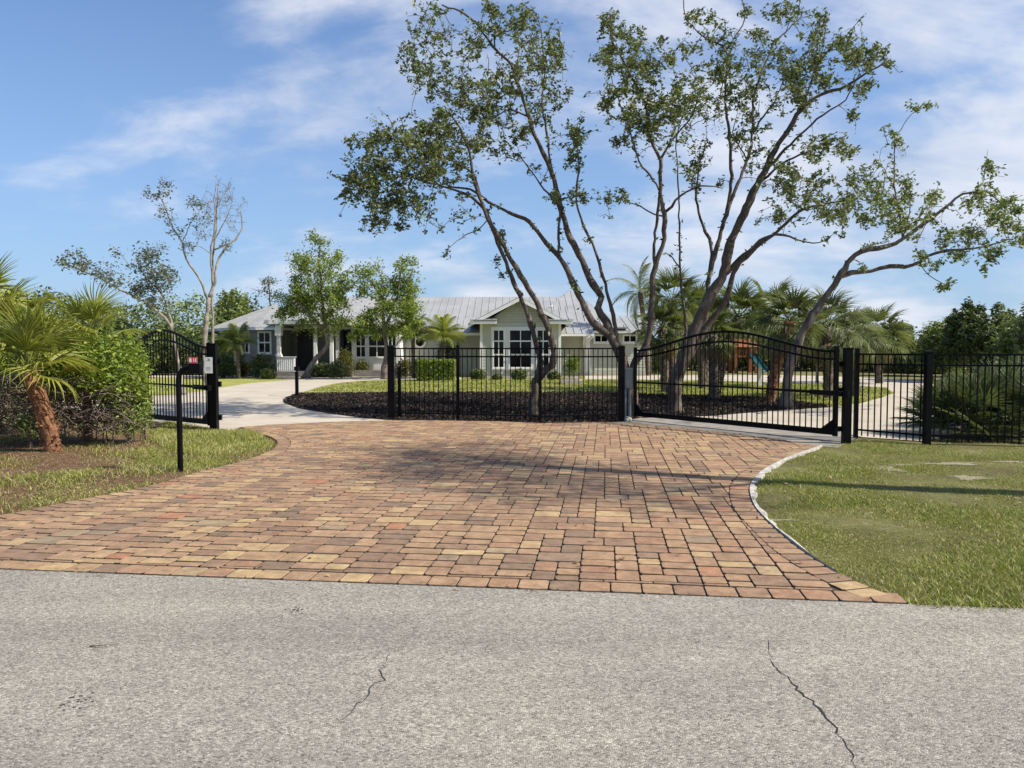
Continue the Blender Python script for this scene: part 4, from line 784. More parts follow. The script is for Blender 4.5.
# dark understorey band
for k, (x0, x1, D) in enumerate([(655, 735, 54), (735, 815, 53), (815, 890, 52), (885, 960, 47), (955, 1040, 41)]):
    xs = np.linspace(x0, x1, 5); r_ = random.Random(k)
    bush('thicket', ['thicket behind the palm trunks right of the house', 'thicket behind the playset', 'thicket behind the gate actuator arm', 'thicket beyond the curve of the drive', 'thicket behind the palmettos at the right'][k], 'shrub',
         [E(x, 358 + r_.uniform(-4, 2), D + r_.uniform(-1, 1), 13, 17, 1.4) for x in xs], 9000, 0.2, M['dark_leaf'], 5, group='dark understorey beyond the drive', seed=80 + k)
for k, (x0, x1, D) in enumerate([(-60, 60, 38), (60, 140, 39), (140, 235, 43)]):
    xs = np.linspace(x0, x1, 6)
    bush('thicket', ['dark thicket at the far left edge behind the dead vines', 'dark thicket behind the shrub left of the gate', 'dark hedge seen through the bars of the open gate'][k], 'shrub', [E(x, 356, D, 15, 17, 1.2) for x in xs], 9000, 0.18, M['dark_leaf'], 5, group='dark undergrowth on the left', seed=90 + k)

# ------------------------------------------------------------------ palms
def fan_frond(r, R_=0.75, pet=0.8, nseg=26, droop=0.5, spread=2.3, w=0.032):
    """one palmate leaf in its own frame: grows along +X, up is +Z"""
    V, F = [], []
    K = 5; P = [(pet * i / K, 0, -0.12 * droop * pet * (i / K) ** 2) for i in range(K + 1)]
    tv, tf = tube_arrays(P, np.linspace(0.014, 0.007, K + 1), 4)
    V += tv.tolist(); F += tf.tolist(); h = np.array(P[-1])
    for j in range(nseg):
        a = (j / (nseg - 1) - .5) * spread + r.normal(0, .03); rl = R_ * (0.72 + 0.28 * math.cos(a * .8)) * r.uniform(.88, 1.06)
        d = np.array([math.cos(a), math.sin(a), 0.0]); sd_ = np.array([-math.sin(a), math.cos(a), 0]); m_ = 5; b0 = len(V)
        dr = droop * r.uniform(.6, 1.5); cost = 0.35 * abs(math.sin(a))
        for i in range(m_):
            tt = i / (m_ - 1); z = -dr * R_ * 0.75 * max(0, tt - .35) ** 1.6 + cost * tt * .25 * R_ + 0.06 * R_ * math.sin(tt * 3)
            c_ = h + d * rl * tt * (1 - 0.15 * dr * tt) + np.array([0, 0, z]); ww = w * float(np.interp(tt, [0, .25, .5, .8, 1], [.35, 1, .8, .45, .05]))
            V += [(c_ - sd_ * ww * .42 + np.array([0, 0, ww * .6])).tolist(), c_.tolist(), (c_ + sd_ * ww * .42 + np.array([0, 0, ww * .6])).tolist()]
        for i in range(m_ - 1):
            q = b0 + i * 3; F += [[q, q + 1, q + 4, q + 3], [q + 1, q + 2, q + 5, q + 4]]
    return np.array(V), np.array(F)
def feather_frond(r, L_=1.6, droop=0.9, n=34, lw=0.025, ll=0.42):
    V, F = [], []; K = 12; P = []
    for i in range(K + 1):
        tt = i / K; P.append((L_ * (tt - .22 * droop * tt ** 2.5), 0, L_ * (0.35 * tt - .85 * droop * tt ** 2.2)))
    P = np.array(P); tv, tf = tube_arrays(P, np.linspace(0.014, 0.004, K + 1), 4); V += tv.tolist(); F += tf.tolist()
    for i in range(n):
        tt = 0.14 + 0.86 * i / n; c_ = np.array([np.interp(tt, np.linspace(0, 1, K + 1), P[:, k]) for k in range(3)])
        l_ = ll * (math.sin(math.pi * min(1, tt * .8 + .18)) * .8 + .2) * r.uniform(.85, 1.1)
        for sgn in (-1, 1):
            d = np.array([.55, sgn * .8, -.1 - .25 * r.random()]); d /= np.linalg.norm(d); b0 = len(V); e = np.array([.8, -sgn * .5, 0]) * lw
            tip = c_ + d * l_ + np.array([0, 0, -.28 * l_]); mid = c_ + d * l_ * .55
            V += [(c_ - e * .5).tolist(), (c_ + e * .5).tolist(), (mid + e * .6).tolist(), (mid - e * .6).tolist(), (tip + e * .1).tolist(), (tip - e * .1).tolist()]
            F += [[b0, b0 + 1, b0 + 2, b0 + 3], [b0 + 3, b0 + 2, b0 + 4, b0 + 5]]
    return np.array(V), np.array(F)
def orient(V, az, el, roll, loc, sc=1.0):
    from mathutils import Matrix
    m_ = Matrix.Rotation(az, 3, 'Z') @ Matrix.Rotation(-el, 3, 'Y') @ Matrix.Rotation(roll, 3, 'X'); return (np.array(m_) @ (V * sc).T).T + np.asarray(loc)
def palm(name, label, base, heart, r_trunk, n, kind='fan', leafm=None, bark=None, R_=0.75, pet=0.8, droop=0.5, seed=1, group=None, nseg=24, parts=False, elr=(-50, 80), w=0.032, dead=0, cat='palm', booted=False, az0=None):
    r = np.random.default_rng(seed); base = np.array(base, float); heart = np.array(heart, float)
    root = empty(name, (base[0], base[1], 0), label, cat, group)
    if r_trunk:
        mid = (base + heart) / 2 + np.array([(heart - base)[0] * -.1, 0, 0]); Q = smooth_path([base + [0, 0, -.1], mid, heart], 0.07); k = len(Q)
        mb = MB(); mb.tube(Q, r_trunk * (1 + .12 * r.random(k)), 12)
        if booted:                                # old leaf bases and shaggy fibre
            for i in range(int(k * 9)):
                j = r.integers(0, k - 1); a = r.uniform(0, 6.28); d = np.array([math.cos(a), math.sin(a), 0]); p = Q[j] + d * r_trunk * .9
                mb.bar(p, p + d * r.uniform(.02, .075) + np.array([r.normal(0, .015), 0, r.uniform(-.05, .10)]), r.uniform(.012, .035), .01)
        mb.build('trunk', bark or M['palm_grey'], root)
    VV, FF, AA, off = [], [], [], 0
    for k in range(n):
        tt = (k + .5) / n; az = k * 2.399 + r.normal(0, .15) if az0 is None else az0 + r.normal(0, .9); el = R(elr[1] + (elr[0] - elr[1]) * tt ** .85 + r.normal(0, 7))
        V, F = fan_frond(r, R_ * r.uniform(.85, 1.12), pet * r.uniform(.75, 1.15), nseg, droop * (0.6 + .9 * tt), w=w, spread=r.uniform(2.2, 3.6)) if kind == 'fan' else feather_frond(r, R_ * r.uniform(.85, 1.1), droop * r.uniform(.8, 1.2) * (.5 + .5 * tt + .3), lw=w)
        V = orient(V, az, el, r.normal(0, .35), heart + [0, 0, 0.02])
        fr_ = r.random() * .55; A = np.clip(fr_ + r.random(len(F)) * .4, 0, 1)
        isdead = k >= n - dead
        if parts or isdead:
            o = link_mesh('frond', fast_mesh('frond', V, F, A), M['dead_frond'] if isdead else leafm, root)
            if isdead: o['label'] = 'dry brown frond hanging down'
        else: VV.append(V); FF.append(F + off); AA.append(A); off += len(V)
    if VV: link_mesh('crown', fast_mesh('crown', np.vstack(VV), np.vstack(FF), np.concatenate(AA)), leafm, root)
    return root
# foreground fan palm on the verge
hb = g(55, 450); palm('fan_palm', 'bright green fan palm with shaggy orange-brown leaning trunk on the left verge', hb, cv(28, 372, 11.4), 0.11, 19, 'fan', M['palm_leaf_bright'], M['palm_bark'], R_=0.78, pet=0.5, droop=0.4, seed=5, nseg=22, parts=True, elr=(-6, 86), w=0.033, dead=0, booted=True)
palm('fan_palm', 'fan palm whose fronds enter at the left edge behind the shaggy-trunked palm', cv(-40, 440, 13.3) * [1, 1, 0], cv(-25, 335, 13.6), 0.12, 24, 'fan', M['palm_leaf_bright'], M['palm_bark'], R_=0.8, pet=0.85, droop=0.4, seed=8, nseg=24, w=0.036, elr=(-10, 85))
palm('young_fan_palm', 'fan palm fronds with yellowed tips rising out of the vine-covered shrub', cv(88, 430, 13.0) * [1, 1, 0], cv(85, 345, 13.0), 0.07, 13, 'fan', M['palm_leaf_bright'], M['palm_bark'], R_=0.6, pet=0.55, droop=0.5, seed=12, nseg=22, w=0.03, elr=(0, 80))
# sabal palms beyond the right gate
sab = [(672, 292, 27.5, 'tall full fan palm behind the fork of the control-box tree', 'palm_leaf', 1.05, 22), (698, 302, 28.5, 'full fan palm rising behind the thick gate tree', 'palm_leaf', 1.0, 20), (662, 318, 26.5, 'lower fan palm drooping beside the house corner', 'palm_leaf', .9, 20),
       (738, 308, 24, 'green fan palm in the middle above the arch of the gate', 'palm_leaf', 1.0, 20), (712, 325, 23, 'low fan palm directly right of the thick gate trunk', 'palm_leaf', .75, 16), (790, 312, 21.5, 'fan palm behind the leaning tree with upright spiky fronds', 'palm_leaf', .95, 20),
       (826, 318, 23, 'silvery fan palm hanging fronds right of the leaning tree', 'palm_leaf_grey', 1.05, 22), (850, 330, 24.5, 'silvery drooping fan palm above the right gate post', 'palm_leaf_grey', .95, 20)]
for k, (x, y, D, lab, mm, rr, n) in enumerate(sab):
    h_ = cv(x, y + 10, D); b_ = np.array([h_[0] + (-.7 if k == 3 else random.uniform(-.25, .25)) if k != 5 else cv(775, 403, 21)[0], h_[1], 0])
    palm('sabal_palm', lab, b_, h_, 0.14, n + 14, 'fan', M[mm], M['palm_bark'] if k == 5 else M['palm_grey'], R_=rr * .74, pet=rr * .62, droop=0.6 + (.5 if 'grey' in mm else 0), seed=100 + k, nseg=22, w=0.042, group='sabal palms beyond the right-hand gate', elr=(-70 if k != 3 else -35, 80), booted=True, dead=5 if k != 3 else 0)
for k, (x, y, D, lab) in enumerate([(772, 318, 30, 'fan palm standing farther back between the middle palm and the leaning tree'), (702, 330, 33, 'farther fan palm showing between the two limbs of the thick tree'), (876, 338, 33, 'farther fan palm right of the silvery palms')]):
    h_ = cv(x, y, D); palm('sabal_palm', lab, (h_[0] + .2, D, 0), h_, 0.14, 30, 'fan', M['palm_leaf'], M['palm_grey'], R_=1.0, pet=.9, droop=.8, seed=120 + k, nseg=20, w=0.05, group='sabal palms beyond the right-hand gate', elr=(-45, 80), dead=1)
for k, (x, y, D) in enumerate([(700, 334, 52), (750, 330, 51), (800, 333, 51), (845, 337, 50)]):
    bush('broadleaf_tree', ['light green low tree behind the thick gate tree', 'light green low tree behind the playset roof', 'light green low tree behind the leaning trunk', 'light green low tree behind the silvery palms'][k], 'tree', [E(x, y, D, 26, 20), E(x - 12, y + 16, D, 18, 16), E(x + 14, y + 14, D - 1, 18, 16)], 7000, .2, M['oak_leaf_light'], 5, group='low trees behind the palms', seed=180 + k)
h_ = cv(640, 292, 42); palm('feather_palm', 'feathery grey-green palm standing above the right end of the house roof', (h_[0] + .5, 42, 0), h_, 0.13, 15, 'feather', M['palm_leaf_grey'], M['palm_grey'], R_=2.1, droop=.8, seed=130, w=0.032)
for k, (x, y, D, lab, s_) in enumerate([(413, 336, 38.5, 'small date palm beside the round window', 1.3), (443, 337, 38, 'small golden date palm left of the gabled wing', 1.35), (238, 344, 38, 'small palm in front of the left wing windows', 1.2), (222, 350, 40, 'small palm at the outer corner of the left wing', 1.1)]):
    h_ = cv(x, y, D); palm('date_palm', lab, (h_[0], D, 0), h_, 0.09, 20, 'feather', M['palm_leaf'] if k != 1 else M['palm_leaf_bright'], M['palm_grey'], R_=s_, droop=.6, seed=140 + k, w=0.022, group='small date palms along the house front', elr=(-15, 75))
# saw palmettos behind the right fence
for k, (x, D, hh, lab) in enumerate([(945, 13.6, .55, 'saw palmetto clump nearest the double fence post'), (972, 13.2, .6, 'saw palmetto with pale dry tips second from the post'), (1003, 13.6, .75, 'tall dark saw palmetto near the right edge'), (1035, 13.0, .65, 'saw palmetto cut by the right edge of the photo'),
                                 (985, 14.8, .8, 'saw palmetto standing behind the pale-tipped one'), (1020, 15.2, .95, 'rearmost saw palmetto at the right edge'), (1075, 14.0, .8, 'saw palmetto outside the right edge')]):
    p = cv(x, 400, D); palm('saw_palmetto', lab, (p[0], D, 0), (p[0], D, .12), 0, 34, 'fan', M['palmetto_leaf'], M['palm_grey'], R_=.5, pet=hh * .9, droop=.14, seed=160 + k, nseg=16, w=0.034, group='saw palmettos behind the right-hand fence', elr=(0, 88), cat='palmetto')

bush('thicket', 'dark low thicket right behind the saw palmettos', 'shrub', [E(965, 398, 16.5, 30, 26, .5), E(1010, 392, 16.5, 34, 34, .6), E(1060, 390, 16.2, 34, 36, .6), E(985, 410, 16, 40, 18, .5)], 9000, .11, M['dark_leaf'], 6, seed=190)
# ------------------------------------------------------------------ left verge: shrub, vines, litter
bush('vine_covered_shrub', 'bright green leafy mound of vines between the palm and the open gate', 'shrub',
     [E(100, 360, 12.8, 38, 26), E(128, 384, 12.5, 22, 34), E(110, 382, 12.2, 26, 22), E(74, 372, 12.4, 34, 28), E(35, 350, 13.6, 40, 34), E(-5, 345, 14.2, 40, 45)], 22000, 0.08, M['bright_leaf'], 16, M['brush'], seed=200, shell=.45, rag=.22)
bush('weedy_shrub', 'low straggly greenery at the foot of the vine-covered mound by the gate', 'shrub', [E(128, 418, 12.3, 20, 16), E(142, 410, 12.6, 12, 20), E(30, 425, 11.9, 14, 12)], 3000, 0.06, M['oak_leaf_light'], 12, M['brush'], seed=201, shell=.7)
def vine_tangle():
    TV, TF, off = [], [], 0; r = np.random.default_rng(77)
    for k in range(1000):
        c = cv(r.uniform(-40, 118), r.uniform(382, 434), r.uniform(11.8, 13.0)); a = r.uniform(0, 6.28); ln = r.uniform(.3, 1.0)
        P = [c + np.array([math.cos(a) * ln * s_ * .5, math.sin(a) * ln * .25 * s_, 0]) + np.array([0, 0, .22 * (1 - s_ * s_) * ln * r.uniform(.5, 1)]) + r.normal(0, .05, 3) for s_ in (-1, -.4, .3, 1)]
        P = np.array(P); P[:, 2] = np.maximum(P[:, 2], .01); Q = smooth_path(P, .07); V, F = tube_arrays(Q, np.full(len(Q), r.uniform(.003, .008)), 3); TV.append(V); TF.append(F + off); off += len(V)
    return tag(link_mesh('dead_vines', fast_mesh('dead_vines', np.vstack(TV), np.vstack(TF)), M['brush']), 'tangled mass of grey-brown dead vines below the leafy mound', 'dead vines', kind='stuff')
vine_tangle()
# grass blades
def blades(name, poly, n, h, w, mt, label, seed=1, keep=None, flat=0.4, z=-0.02, rnd_shift=0, lo=0.0):
    r = np.random.default_rng(seed); P = np.array(poly); x0, y0 = P.min(0); x1, y1 = P.max(0)
    X, Y = r.uniform(x0, x1, n * 3), r.uniform(y0, y1, n * 3); k = inside(poly, X, Y)
    if keep is not None: k &= keep(X, Y, r)
    X, Y = X[k][:n], Y[k][:n]; n = len(X); a = r.uniform(0, 6.28, n); hh = h * r.uniform(.4, 1.3, n) * (0.75 + .45 * np.sin(X * 2.1 + np.sin(Y * 1.7) * 2)) ; ww = w * r.uniform(.6, 1.4, n)
    ln = r.normal(0, flat, (n, 2)) * hh[:, None]; B = np.c_[X, Y, np.full(n, z)]; s_ = np.c_[np.cos(a), np.sin(a), np.zeros(n)] * ww[:, None] * .5
    mid = B + np.c_[ln * .35, hh * .6]; tip = B + np.c_[ln * 1.1, hh]
    V = np.stack([B - s_, B + s_, mid + s_ * .8, mid - s_ * .8, tip], 1).reshape(-1, 3); i = np.arange(n) * 5
    F = np.concatenate([np.stack([i, i + 1, i + 2], 1), np.stack([i, i + 2, i + 3], 1), np.stack([i + 3, i + 2, i + 4], 1)]); rv = r.random(n); rv = np.clip(lo + rv * (1 - lo), 0, 1)
    return tag(link_mesh(name, fast_mesh(name, V, F, np.tile(rv, 3)), mt), label, 'grass', kind='stuff')
fence_r = G([(846, 443), (858, 438), (927, 444), (1024, 447), (1130, 450), (1300, 455)])
lawn_right = right_edge + fence_r + [road_pt(13.5, 0.0)]
sheet('lawn', lawn_right, -0.014, M['lawn'])
sandy = [(*g(888, 468)[:2], .16, .22), (*g(950, 463)[:2], .42, .10), (*g(970, 477)[:2], .20, .15), (*g(770, 519)[:2], .2, .04), (*g(905, 464)[:2], .2, .08), (*g(1010, 461)[:2], .2, .08), (*g(840, 470)[:2], .1, .1)]
def keep_r(X, Y, r):
    k = r.random(X.shape) < np.clip(9.0 / (Y + 1) , 0.35, 1) * (0.5 + .5 * np.sin(X * 3.3 + 1.3 * np.sin(Y * 2.9)) * np.cos(Y * 2.1 + 2 * np.sin(X * 1.3)))
    ds = edge_dist([tuple(p) for p in right_edge], X, Y); k &= (ds > 0.05) | (r.random(X.shape) < .25)
    for (a, b_, rx, ry) in sandy: k &= (((X - a) / rx) ** 2 + ((Y - b_) / ry) ** 2 > 1.0) | (r.random(X.shape) < .5)
    return k
blades('grass', lawn_right, 330000, 0.027, 0.0048, M['grass'], 'short patchy yellow-green grass right of the paver driveway', 3, keep_r, .7, -.014)
mb = MB()
for (a, b_, rx, ry) in sandy:
    n = 70; ph = random.random() * 6; wob = lambda q: 1 + .25 * math.sin(3 * q + ph) + .2 * math.sin(7 * q + 2 * ph) + .16 * math.sin(13 * q + ph) + .12 * math.sin(23 * q)
    mb.poly([(a + rx * math.cos(q) * wob(q), b_ + ry * math.sin(q) * wob(q), -0.008) for q in np.linspace(0, 2 * math.pi, n, endpoint=False)])
tag(mb.build('bare_sand', M['sandpatch']), 'pale bare sand patches showing through the right-hand lawn', 'sand', kind='stuff')
verge = left_edge + [tuple(g(-300, 545)[:2]), (-16, 8.0), (-16, 13.2), *G([(-60, 432), (100, 421), (150, 421.5), (214, 428.5)])]
sheet('verge', verge, -0.014, M['needles'])
le_arr = [tuple(p) for p in left_edge]
def keep_l(X, Y, r):
    d = edge_dist(le_arr, X, Y); pr = np.clip(1.5 - d / 1.7, 0.22, 1) ; pr = np.maximum(pr, np.clip((X + 6.3) / 1.2, 0, .95) * (Y > 9)); pr *= (0.6 + .4 * np.sin(X * 2.5 + Y * 3.1 + np.sin(X * 5)))
    return (r.random(X.shape) < pr) & ((d > 0.03) | (r.random(X.shape) < .4))
blades('grass', verge, 120000, 0.055, 0.0068, M['grass'], 'ragged grass and weeds on the left verge around the keypad post', 5, keep_l, .8, -.014)
vb = [(x, y) for x, y in G([(150, 440), (165, 422), (215, 430), (232, 431), (262, 436), (272, 443), (240, 455), (180, 455)])]
blades('tall_grass', vb, 14000, 0.11, 0.008, M['grass'], 'taller tufts of grass beside the open gate post', 6, None, .5, -.014, lo=.2)
blades('pine_straw', verge, 42000, 0.03, 0.008, M['litter'], 'brown leaf litter and straw covering the verge around the palm', 7, lambda X, Y, r: edge_dist(le_arr, X, Y) > .35 + .6 * r.random(X.shape), 3.2, -.012)
fl = G([(832, 407), (857, 404), (880, 398), (894, 393), (886, 388), (850, 385), (790, 383.5), (700, 381), (585, 380), (462, 380), (406, 380.5), (354, 382), (332, 385), (310, 391), (400, 391.8), (600, 391.8), (690, 394.5), (760, 397)])
blades('grass', fl, 70000, 0.07, 0.02, M['grass'], 'mown lawn of the island between the mulch bed and the house', 9, None, .6, -.012)
def mulch_chips():
    r = np.random.default_rng(5); P = np.array(mulch_a); n = 60000; X, Y = r.uniform(P[:, 0].min(), P[:, 0].max(), n), r.uniform(P[:, 1].min(), P[:, 1].max(), n); k = inside(mulch_a, X, Y)
    X, Y = X[k], Y[k]; C = np.c_[X, Y, 0.012 + .03 * r.random(len(X))]; V, F, A = leaves(C, .085, .35, .9, 6)
    V[:, 2] = np.maximum(V[:, 2], .003)
    return tag(link_mesh('mulch', fast_mesh('mulch', V, F, A), M['chip']), 'dark brown wood mulch filling the bed behind the fence', 'mulch', kind='stuff')
mulch_chips()

# ------------------------------------------------------------------ fences and gates
def post(mb, x, y, w, h, z0=-0.15, cap=True):
    mb.box(x - w / 2, x + w / 2, y - w / 2, y + w / 2, z0, h)
def post_obj(x, y, w, h, parent, name='post'):
    mb = MB(); post(mb, x, y, w, h); o = mb.build(name, M['black_metal'], parent, .004)
    c = MB(); c.box(x - w / 2 - .006, x + w / 2 + .006, y - w / 2 - .006, y + w / 2 + .006, h + .0005, h + .022); k = w / 2
    c.add([(x - k, y - k, h + .0225), (x + k, y - k, h + .0225), (x + k, y + k, h + .0225), (x - k, y + k, h + .0225), (x, y, h + .045)], [(0, 1, 4), (1, 2, 4), (2, 3, 4), (3, 0, 4), (3, 2, 1, 0)])
    c.build('cap', M['black_metal'], o); return o
def run(a, b_, h, parent, gap=.105, rails=(0, -.17), low=.13, pk=.017, foot=.03):
    a, b_ = np.array(a, float)[:2], np.array(b_, float)[:2]; Ln = np.linalg.norm(b_ - a); d = (b_ - a) / Ln; mb = MB()
    for z in [h + q - .012 for q in rails] + [low]: mb.bar((*a, z), (*b_, z), .028, .030)
    mb.build('rail', M['black_metal'], parent); mp_ = MB(); n = int(round(Ln / gap))
    for i in range(1, n):
        p = a + (b_ - a) * i / n; mp_.bar((*p, foot), (*p, h - .0285), pk, pk)
    mp_.build('picket_panel', M['black_metal'], parent)
def fence(label, pts, h, pw, parent_group=None):
    """pts: list of (x, y, post width or None)"""
    root = empty('metal_fence', (pts[0][0], pts[0][1], 0), label, 'fence', parent_group)
    for (x, y, w, ph) in pts:
        if w: post_obj(x, y, w, ph, root)
    for p, q in zip(pts[:-1], pts[1:]): run(p, q, h, root)
    return root
FG = 'black picket fence runs'
p0, p1, p2, p3 = [g(x, y)[:2] for x, y in ((391.5, 418.5), (458, 420), (540, 422.5), (621, 420.5))]
fence('straight black picket fence in front of the mulch bed between the two gates', [(*p0, .14, 1.56), (*p1, .065, 1.56), (*p2, .065, 1.56), (*p3, .13, 1.55)], 1.53, .08, FG)
q0, q1, q2, q3, q4 = [g(x, y)[:2] for x, y in ((855.5, 437), (926.5, 443.5), (1048, 446), (1180, 449), (1330, 452))]
fence('black picket fence over the grass at the right, in front of the palmettos', [(*q0, .065, 1.50), (*q1, .10, 1.46), (*q2, .065, 1.45), (*q3, .065, 1.45), (*q4, .065, 1.45)], 1.44, .08, FG)
# hinge posts (the gates hang on them)
gp = g(846, 443); po = MB(); post(po, gp[0], gp[1], .12, 1.52); hp = tag(po.build('gate_post', M['black_metal'], None, .004), 'thick black post holding the hinges of the closed right-hand gate', 'post', 'black gate posts')
c = MB(); c.box(gp[0] - .066, gp[0] + .066, gp[1] - .066, gp[1] + .066, 1.5205, 1.54); c.build('cap', M['black_metal'], hp)
gl = g(214.5, 429.5); po = MB(); post(po, gl[0], gl[1], .135, 1.60); lp = tag(po.build('gate_post', M['black_metal'], None, .004), 'thick black post with white notice, hinging the open left-hand gate', 'post', 'black gate posts')
c = MB(); c.box(gl[0] - .074, gl[0] + .074, gl[1] - .074, gl[1] + .074, 1.6005, 1.62); c.build('cap', M['black_metal'], lp)
for z in (.22, .85, 1.28):
    c = MB(); c.box(gl[0] - .02, gl[0] + .10, gl[1] + .069, gl[1] + .14, z - .05, z + .05); c.build('hinge', M['black_metal'], lp)
    c = MB(); c.box(gp[0] - .10, gp[0] + .02, gp[1] + .062, gp[1] + .12, z - .04, z + .04); c.build('hinge', M['black_metal'], hp)
def gate(label, a, b_, hA, hpeak, stile_w=(.07, .07), drop=0.19, gusset_at_b=True, prof=None):
    """arched gate leaf from a (latch side) to b (hinge side)"""
    root = empty('arched_gate', (b_[0], b_[1], 0), label, 'gate', 'arched black driveway gates'); a = np.array(a[:2]); b_ = np.array(b_[:2]); Ln = np.linalg.norm(b_ - a)
    P = lambda t_, z: np.array([*(a + (b_ - a) * t_), z])
    f = prof or (lambda t_: hA + (hpeak - hA) * (0.5 - 0.5 * math.cos(2 * math.pi * min(1, max(0, (t_ - .03) / .94)))) ** .8)
    K = 40; fr_ = MB()
    for off_, tk in ((0, .042), (None, .034)):
        for i in range(K):
            t0, t1 = i / K, (i + 1) / K; o0 = o1 = 0
            if off_ is None: o0 = -(.13 + (drop - .13) * (f(t0) - hA) / (hpeak - hA + 1e-6)); o1 = -(.13 + (drop - .13) * (f(t1) - hA) / (hpeak - hA + 1e-6))
            e = .002; fr_.bar(P(t0 - e, f(t0) + o0 - .02), P(t1 + e, f(t1) + o1 - .02), .035, tk)
    fr_.build('arched_rail', M['black_metal'], root)
    r_ = MB(); r_.bar(P(.004, .80), P(.996, .80), .034, .032); r_.build('middle_rail', M['black_metal'], root)
    r_ = MB(); r_.bar(P(.004, .13), P(.996, .13), .056, .095); r_.build('bottom_rail', M['black_metal'], root)
    for t_, w_, hh in ((0, stile_w[0], f(0) + .04), (1, stile_w[1], f(1) + .07)):
        s_ = MB(); s_.bar(P(t_, .065), P(t_, hh), w_, w_); s_.build('stile', M['black_metal'], root, .003)
    n = int(round(Ln / .108)); pk = MB()
    for i in range(1, n): t_ = i / n; pk.bar(P(t_, .17), P(t_, f(t_) - .035), .017, .017)
    pk.build('picket_panel', M['black_metal'], root)
    d = (b_ - a) / Ln
    for t_, sg in ((0, 1), (1, -1)):
        m_ = MB(); q = P(t_, .17); dx = np.array([*(d * sg * .26), 0]); nn_ = np.array([-d[1], d[0], 0]) * .018; A = [q, q + dx, q + np.array([0, 0, .2])]
        m_.add([x - nn_ for x in A] + [x + nn_ for x in A], [(0, 1, 2), (5, 4, 3), (0, 3, 4, 1), (1, 4, 5, 2), (2, 5, 3, 0)]); m_.build('gusset', M['black_metal'], root)
    return root, P
ga, gb = g(634.8, 419.6), g(834.8, 440.0)
gateR, PR = gate('closed black arched gate across the right-hand drive', ga, gb, 1.50, 1.86)
def actuator(label, p, q, parent=None):
    root = empty('gate_opener', (p[0], p[1], 0), label, 'gate opener', 'black gate opener arms'); p, q = np.array(p, float), np.array(q, float); m_ = p + (q - p) * .42
    b = MB(); b.tube(smooth_path([p, m_], .1), .045, 14); b.build('motor_housing', M['black_metal'], root)
    b = MB(); b.tube(smooth_path([m_, q], .1), .024, 10); b.build('ram', M['black_metal'], root)
    b = MB(); b.bar(p + (p - q) * .001, p + (p - q) / np.linalg.norm(p - q) * .1, .05, .11); b.build('bracket', M['black_metal'], root)
dR = (ga - gb) / np.linalg.norm(ga - gb)
actuator('black opener arm across the middle of the closed right-hand gate', gp + [-.1, -.10, .80], gb + dR * 1.25 + [-.02, -.075, .80])
la, lb = np.array([-8.25, 16.35, 0]), np.array([gl[0] - .13, gl[1] + .12, 0])
gateL, PL = gate('open black arched gate leaf standing beside the left shrub', la, lb, 1.56, 1.90)
dL = (la - lb) / np.linalg.norm(la - lb)
actuator('black opener arm across the open left-hand gate leaf', gl + [-.08, -.09, .79], lb + dL * 1.1 + [.02, -.085, .80])
# latch stub beside the fence end post
lq = g(399.5, 418.3); b = MB(); b.box(lq[0] - .035, lq[0] + .035, lq[1] - .035, lq[1] + .035, -.1, 1.12); ls = tag(b.build('latch_post', M['black_metal'], None, .004), 'short black stub post beside the left end of the middle fence', 'post')
b = MB(); b.box(lq[0] - .075, lq[0] - .055, lq[1] - .06, lq[1] - .04, .02, .5); b.build('conduit', M['conduit'], ls)
# notice on the hinge post
nx, ny = gl[0] - .065, gl[1] - .0695; nr = empty('notice_sign', (nx, ny, 1.2), 'white rectangular notice fixed on the left gate post', 'sign')
c = MB(); c.box(nx - .07, nx + .078, ny - .008, ny - .002, 1.06, 1.36); c.build('plate', M['white_paint'], nr)
c = MB()
for i, (z, w_) in enumerate([(1.33, .05), (1.325, .0), (1.29, .09), (1.17, .08), (1.145, .09), (1.12, .07)]):
    if w_: c.box(nx - w_ / 2, nx + w_ / 2, ny - .0095, ny - .0085, z, z + .006)
c.box(nx + .005, nx + .03, ny - .0095, ny - .0085, 1.30, 1.325); c.build('printing', M['print_ink'], nr)
# keypad on a gooseneck post
kb = g(180.5, 470.5); kr = empty('keypad_pedestal', kb, 'black gooseneck keypad post standing in the verge grass', 'keypad post'); D_ = kb[1]
c = MB(); hk = 1.40; xk, yk = kb[0], kb[1]
Q = [(xk, yk, -.15), (xk, yk, .6), (xk, yk, 1.14), (xk + .02, yk + .005, 1.22), (xk + .06, yk + .01, 1.27), (xk + .12, yk + .01, 1.29), (xk + .2, yk + .01, 1.29), (xk + .27, yk + .01, 1.29)]
c.tube(smooth_path(Q, .03), .034, 16); c.build('pole', M['black_metal'], kr)
b = MB(); b.box(xk + .15, xk + .29, yk - .06, yk + .06, 1.225, 1.345); kbx = b.build('keypad_box', M['black_metal'], kr, .006)
b = MB(); b.box(xk + .155, xk + .265, yk - .062, yk - .056, 1.35, 1.425); b.build('red_label', M['red_paint'], kbx)
b = MB(); b.box(xk + .165, xk + .19, yk - .064, yk - .0625, 1.362, 1.412); b.box(xk + .215, xk + .225, yk - .064, yk - .0625, 1.365, 1.41); b.box(xk + .24, xk + .25, yk - .064, yk - .0625, 1.365, 1.41); b.build('lettering', M['white_paint'], kbx)
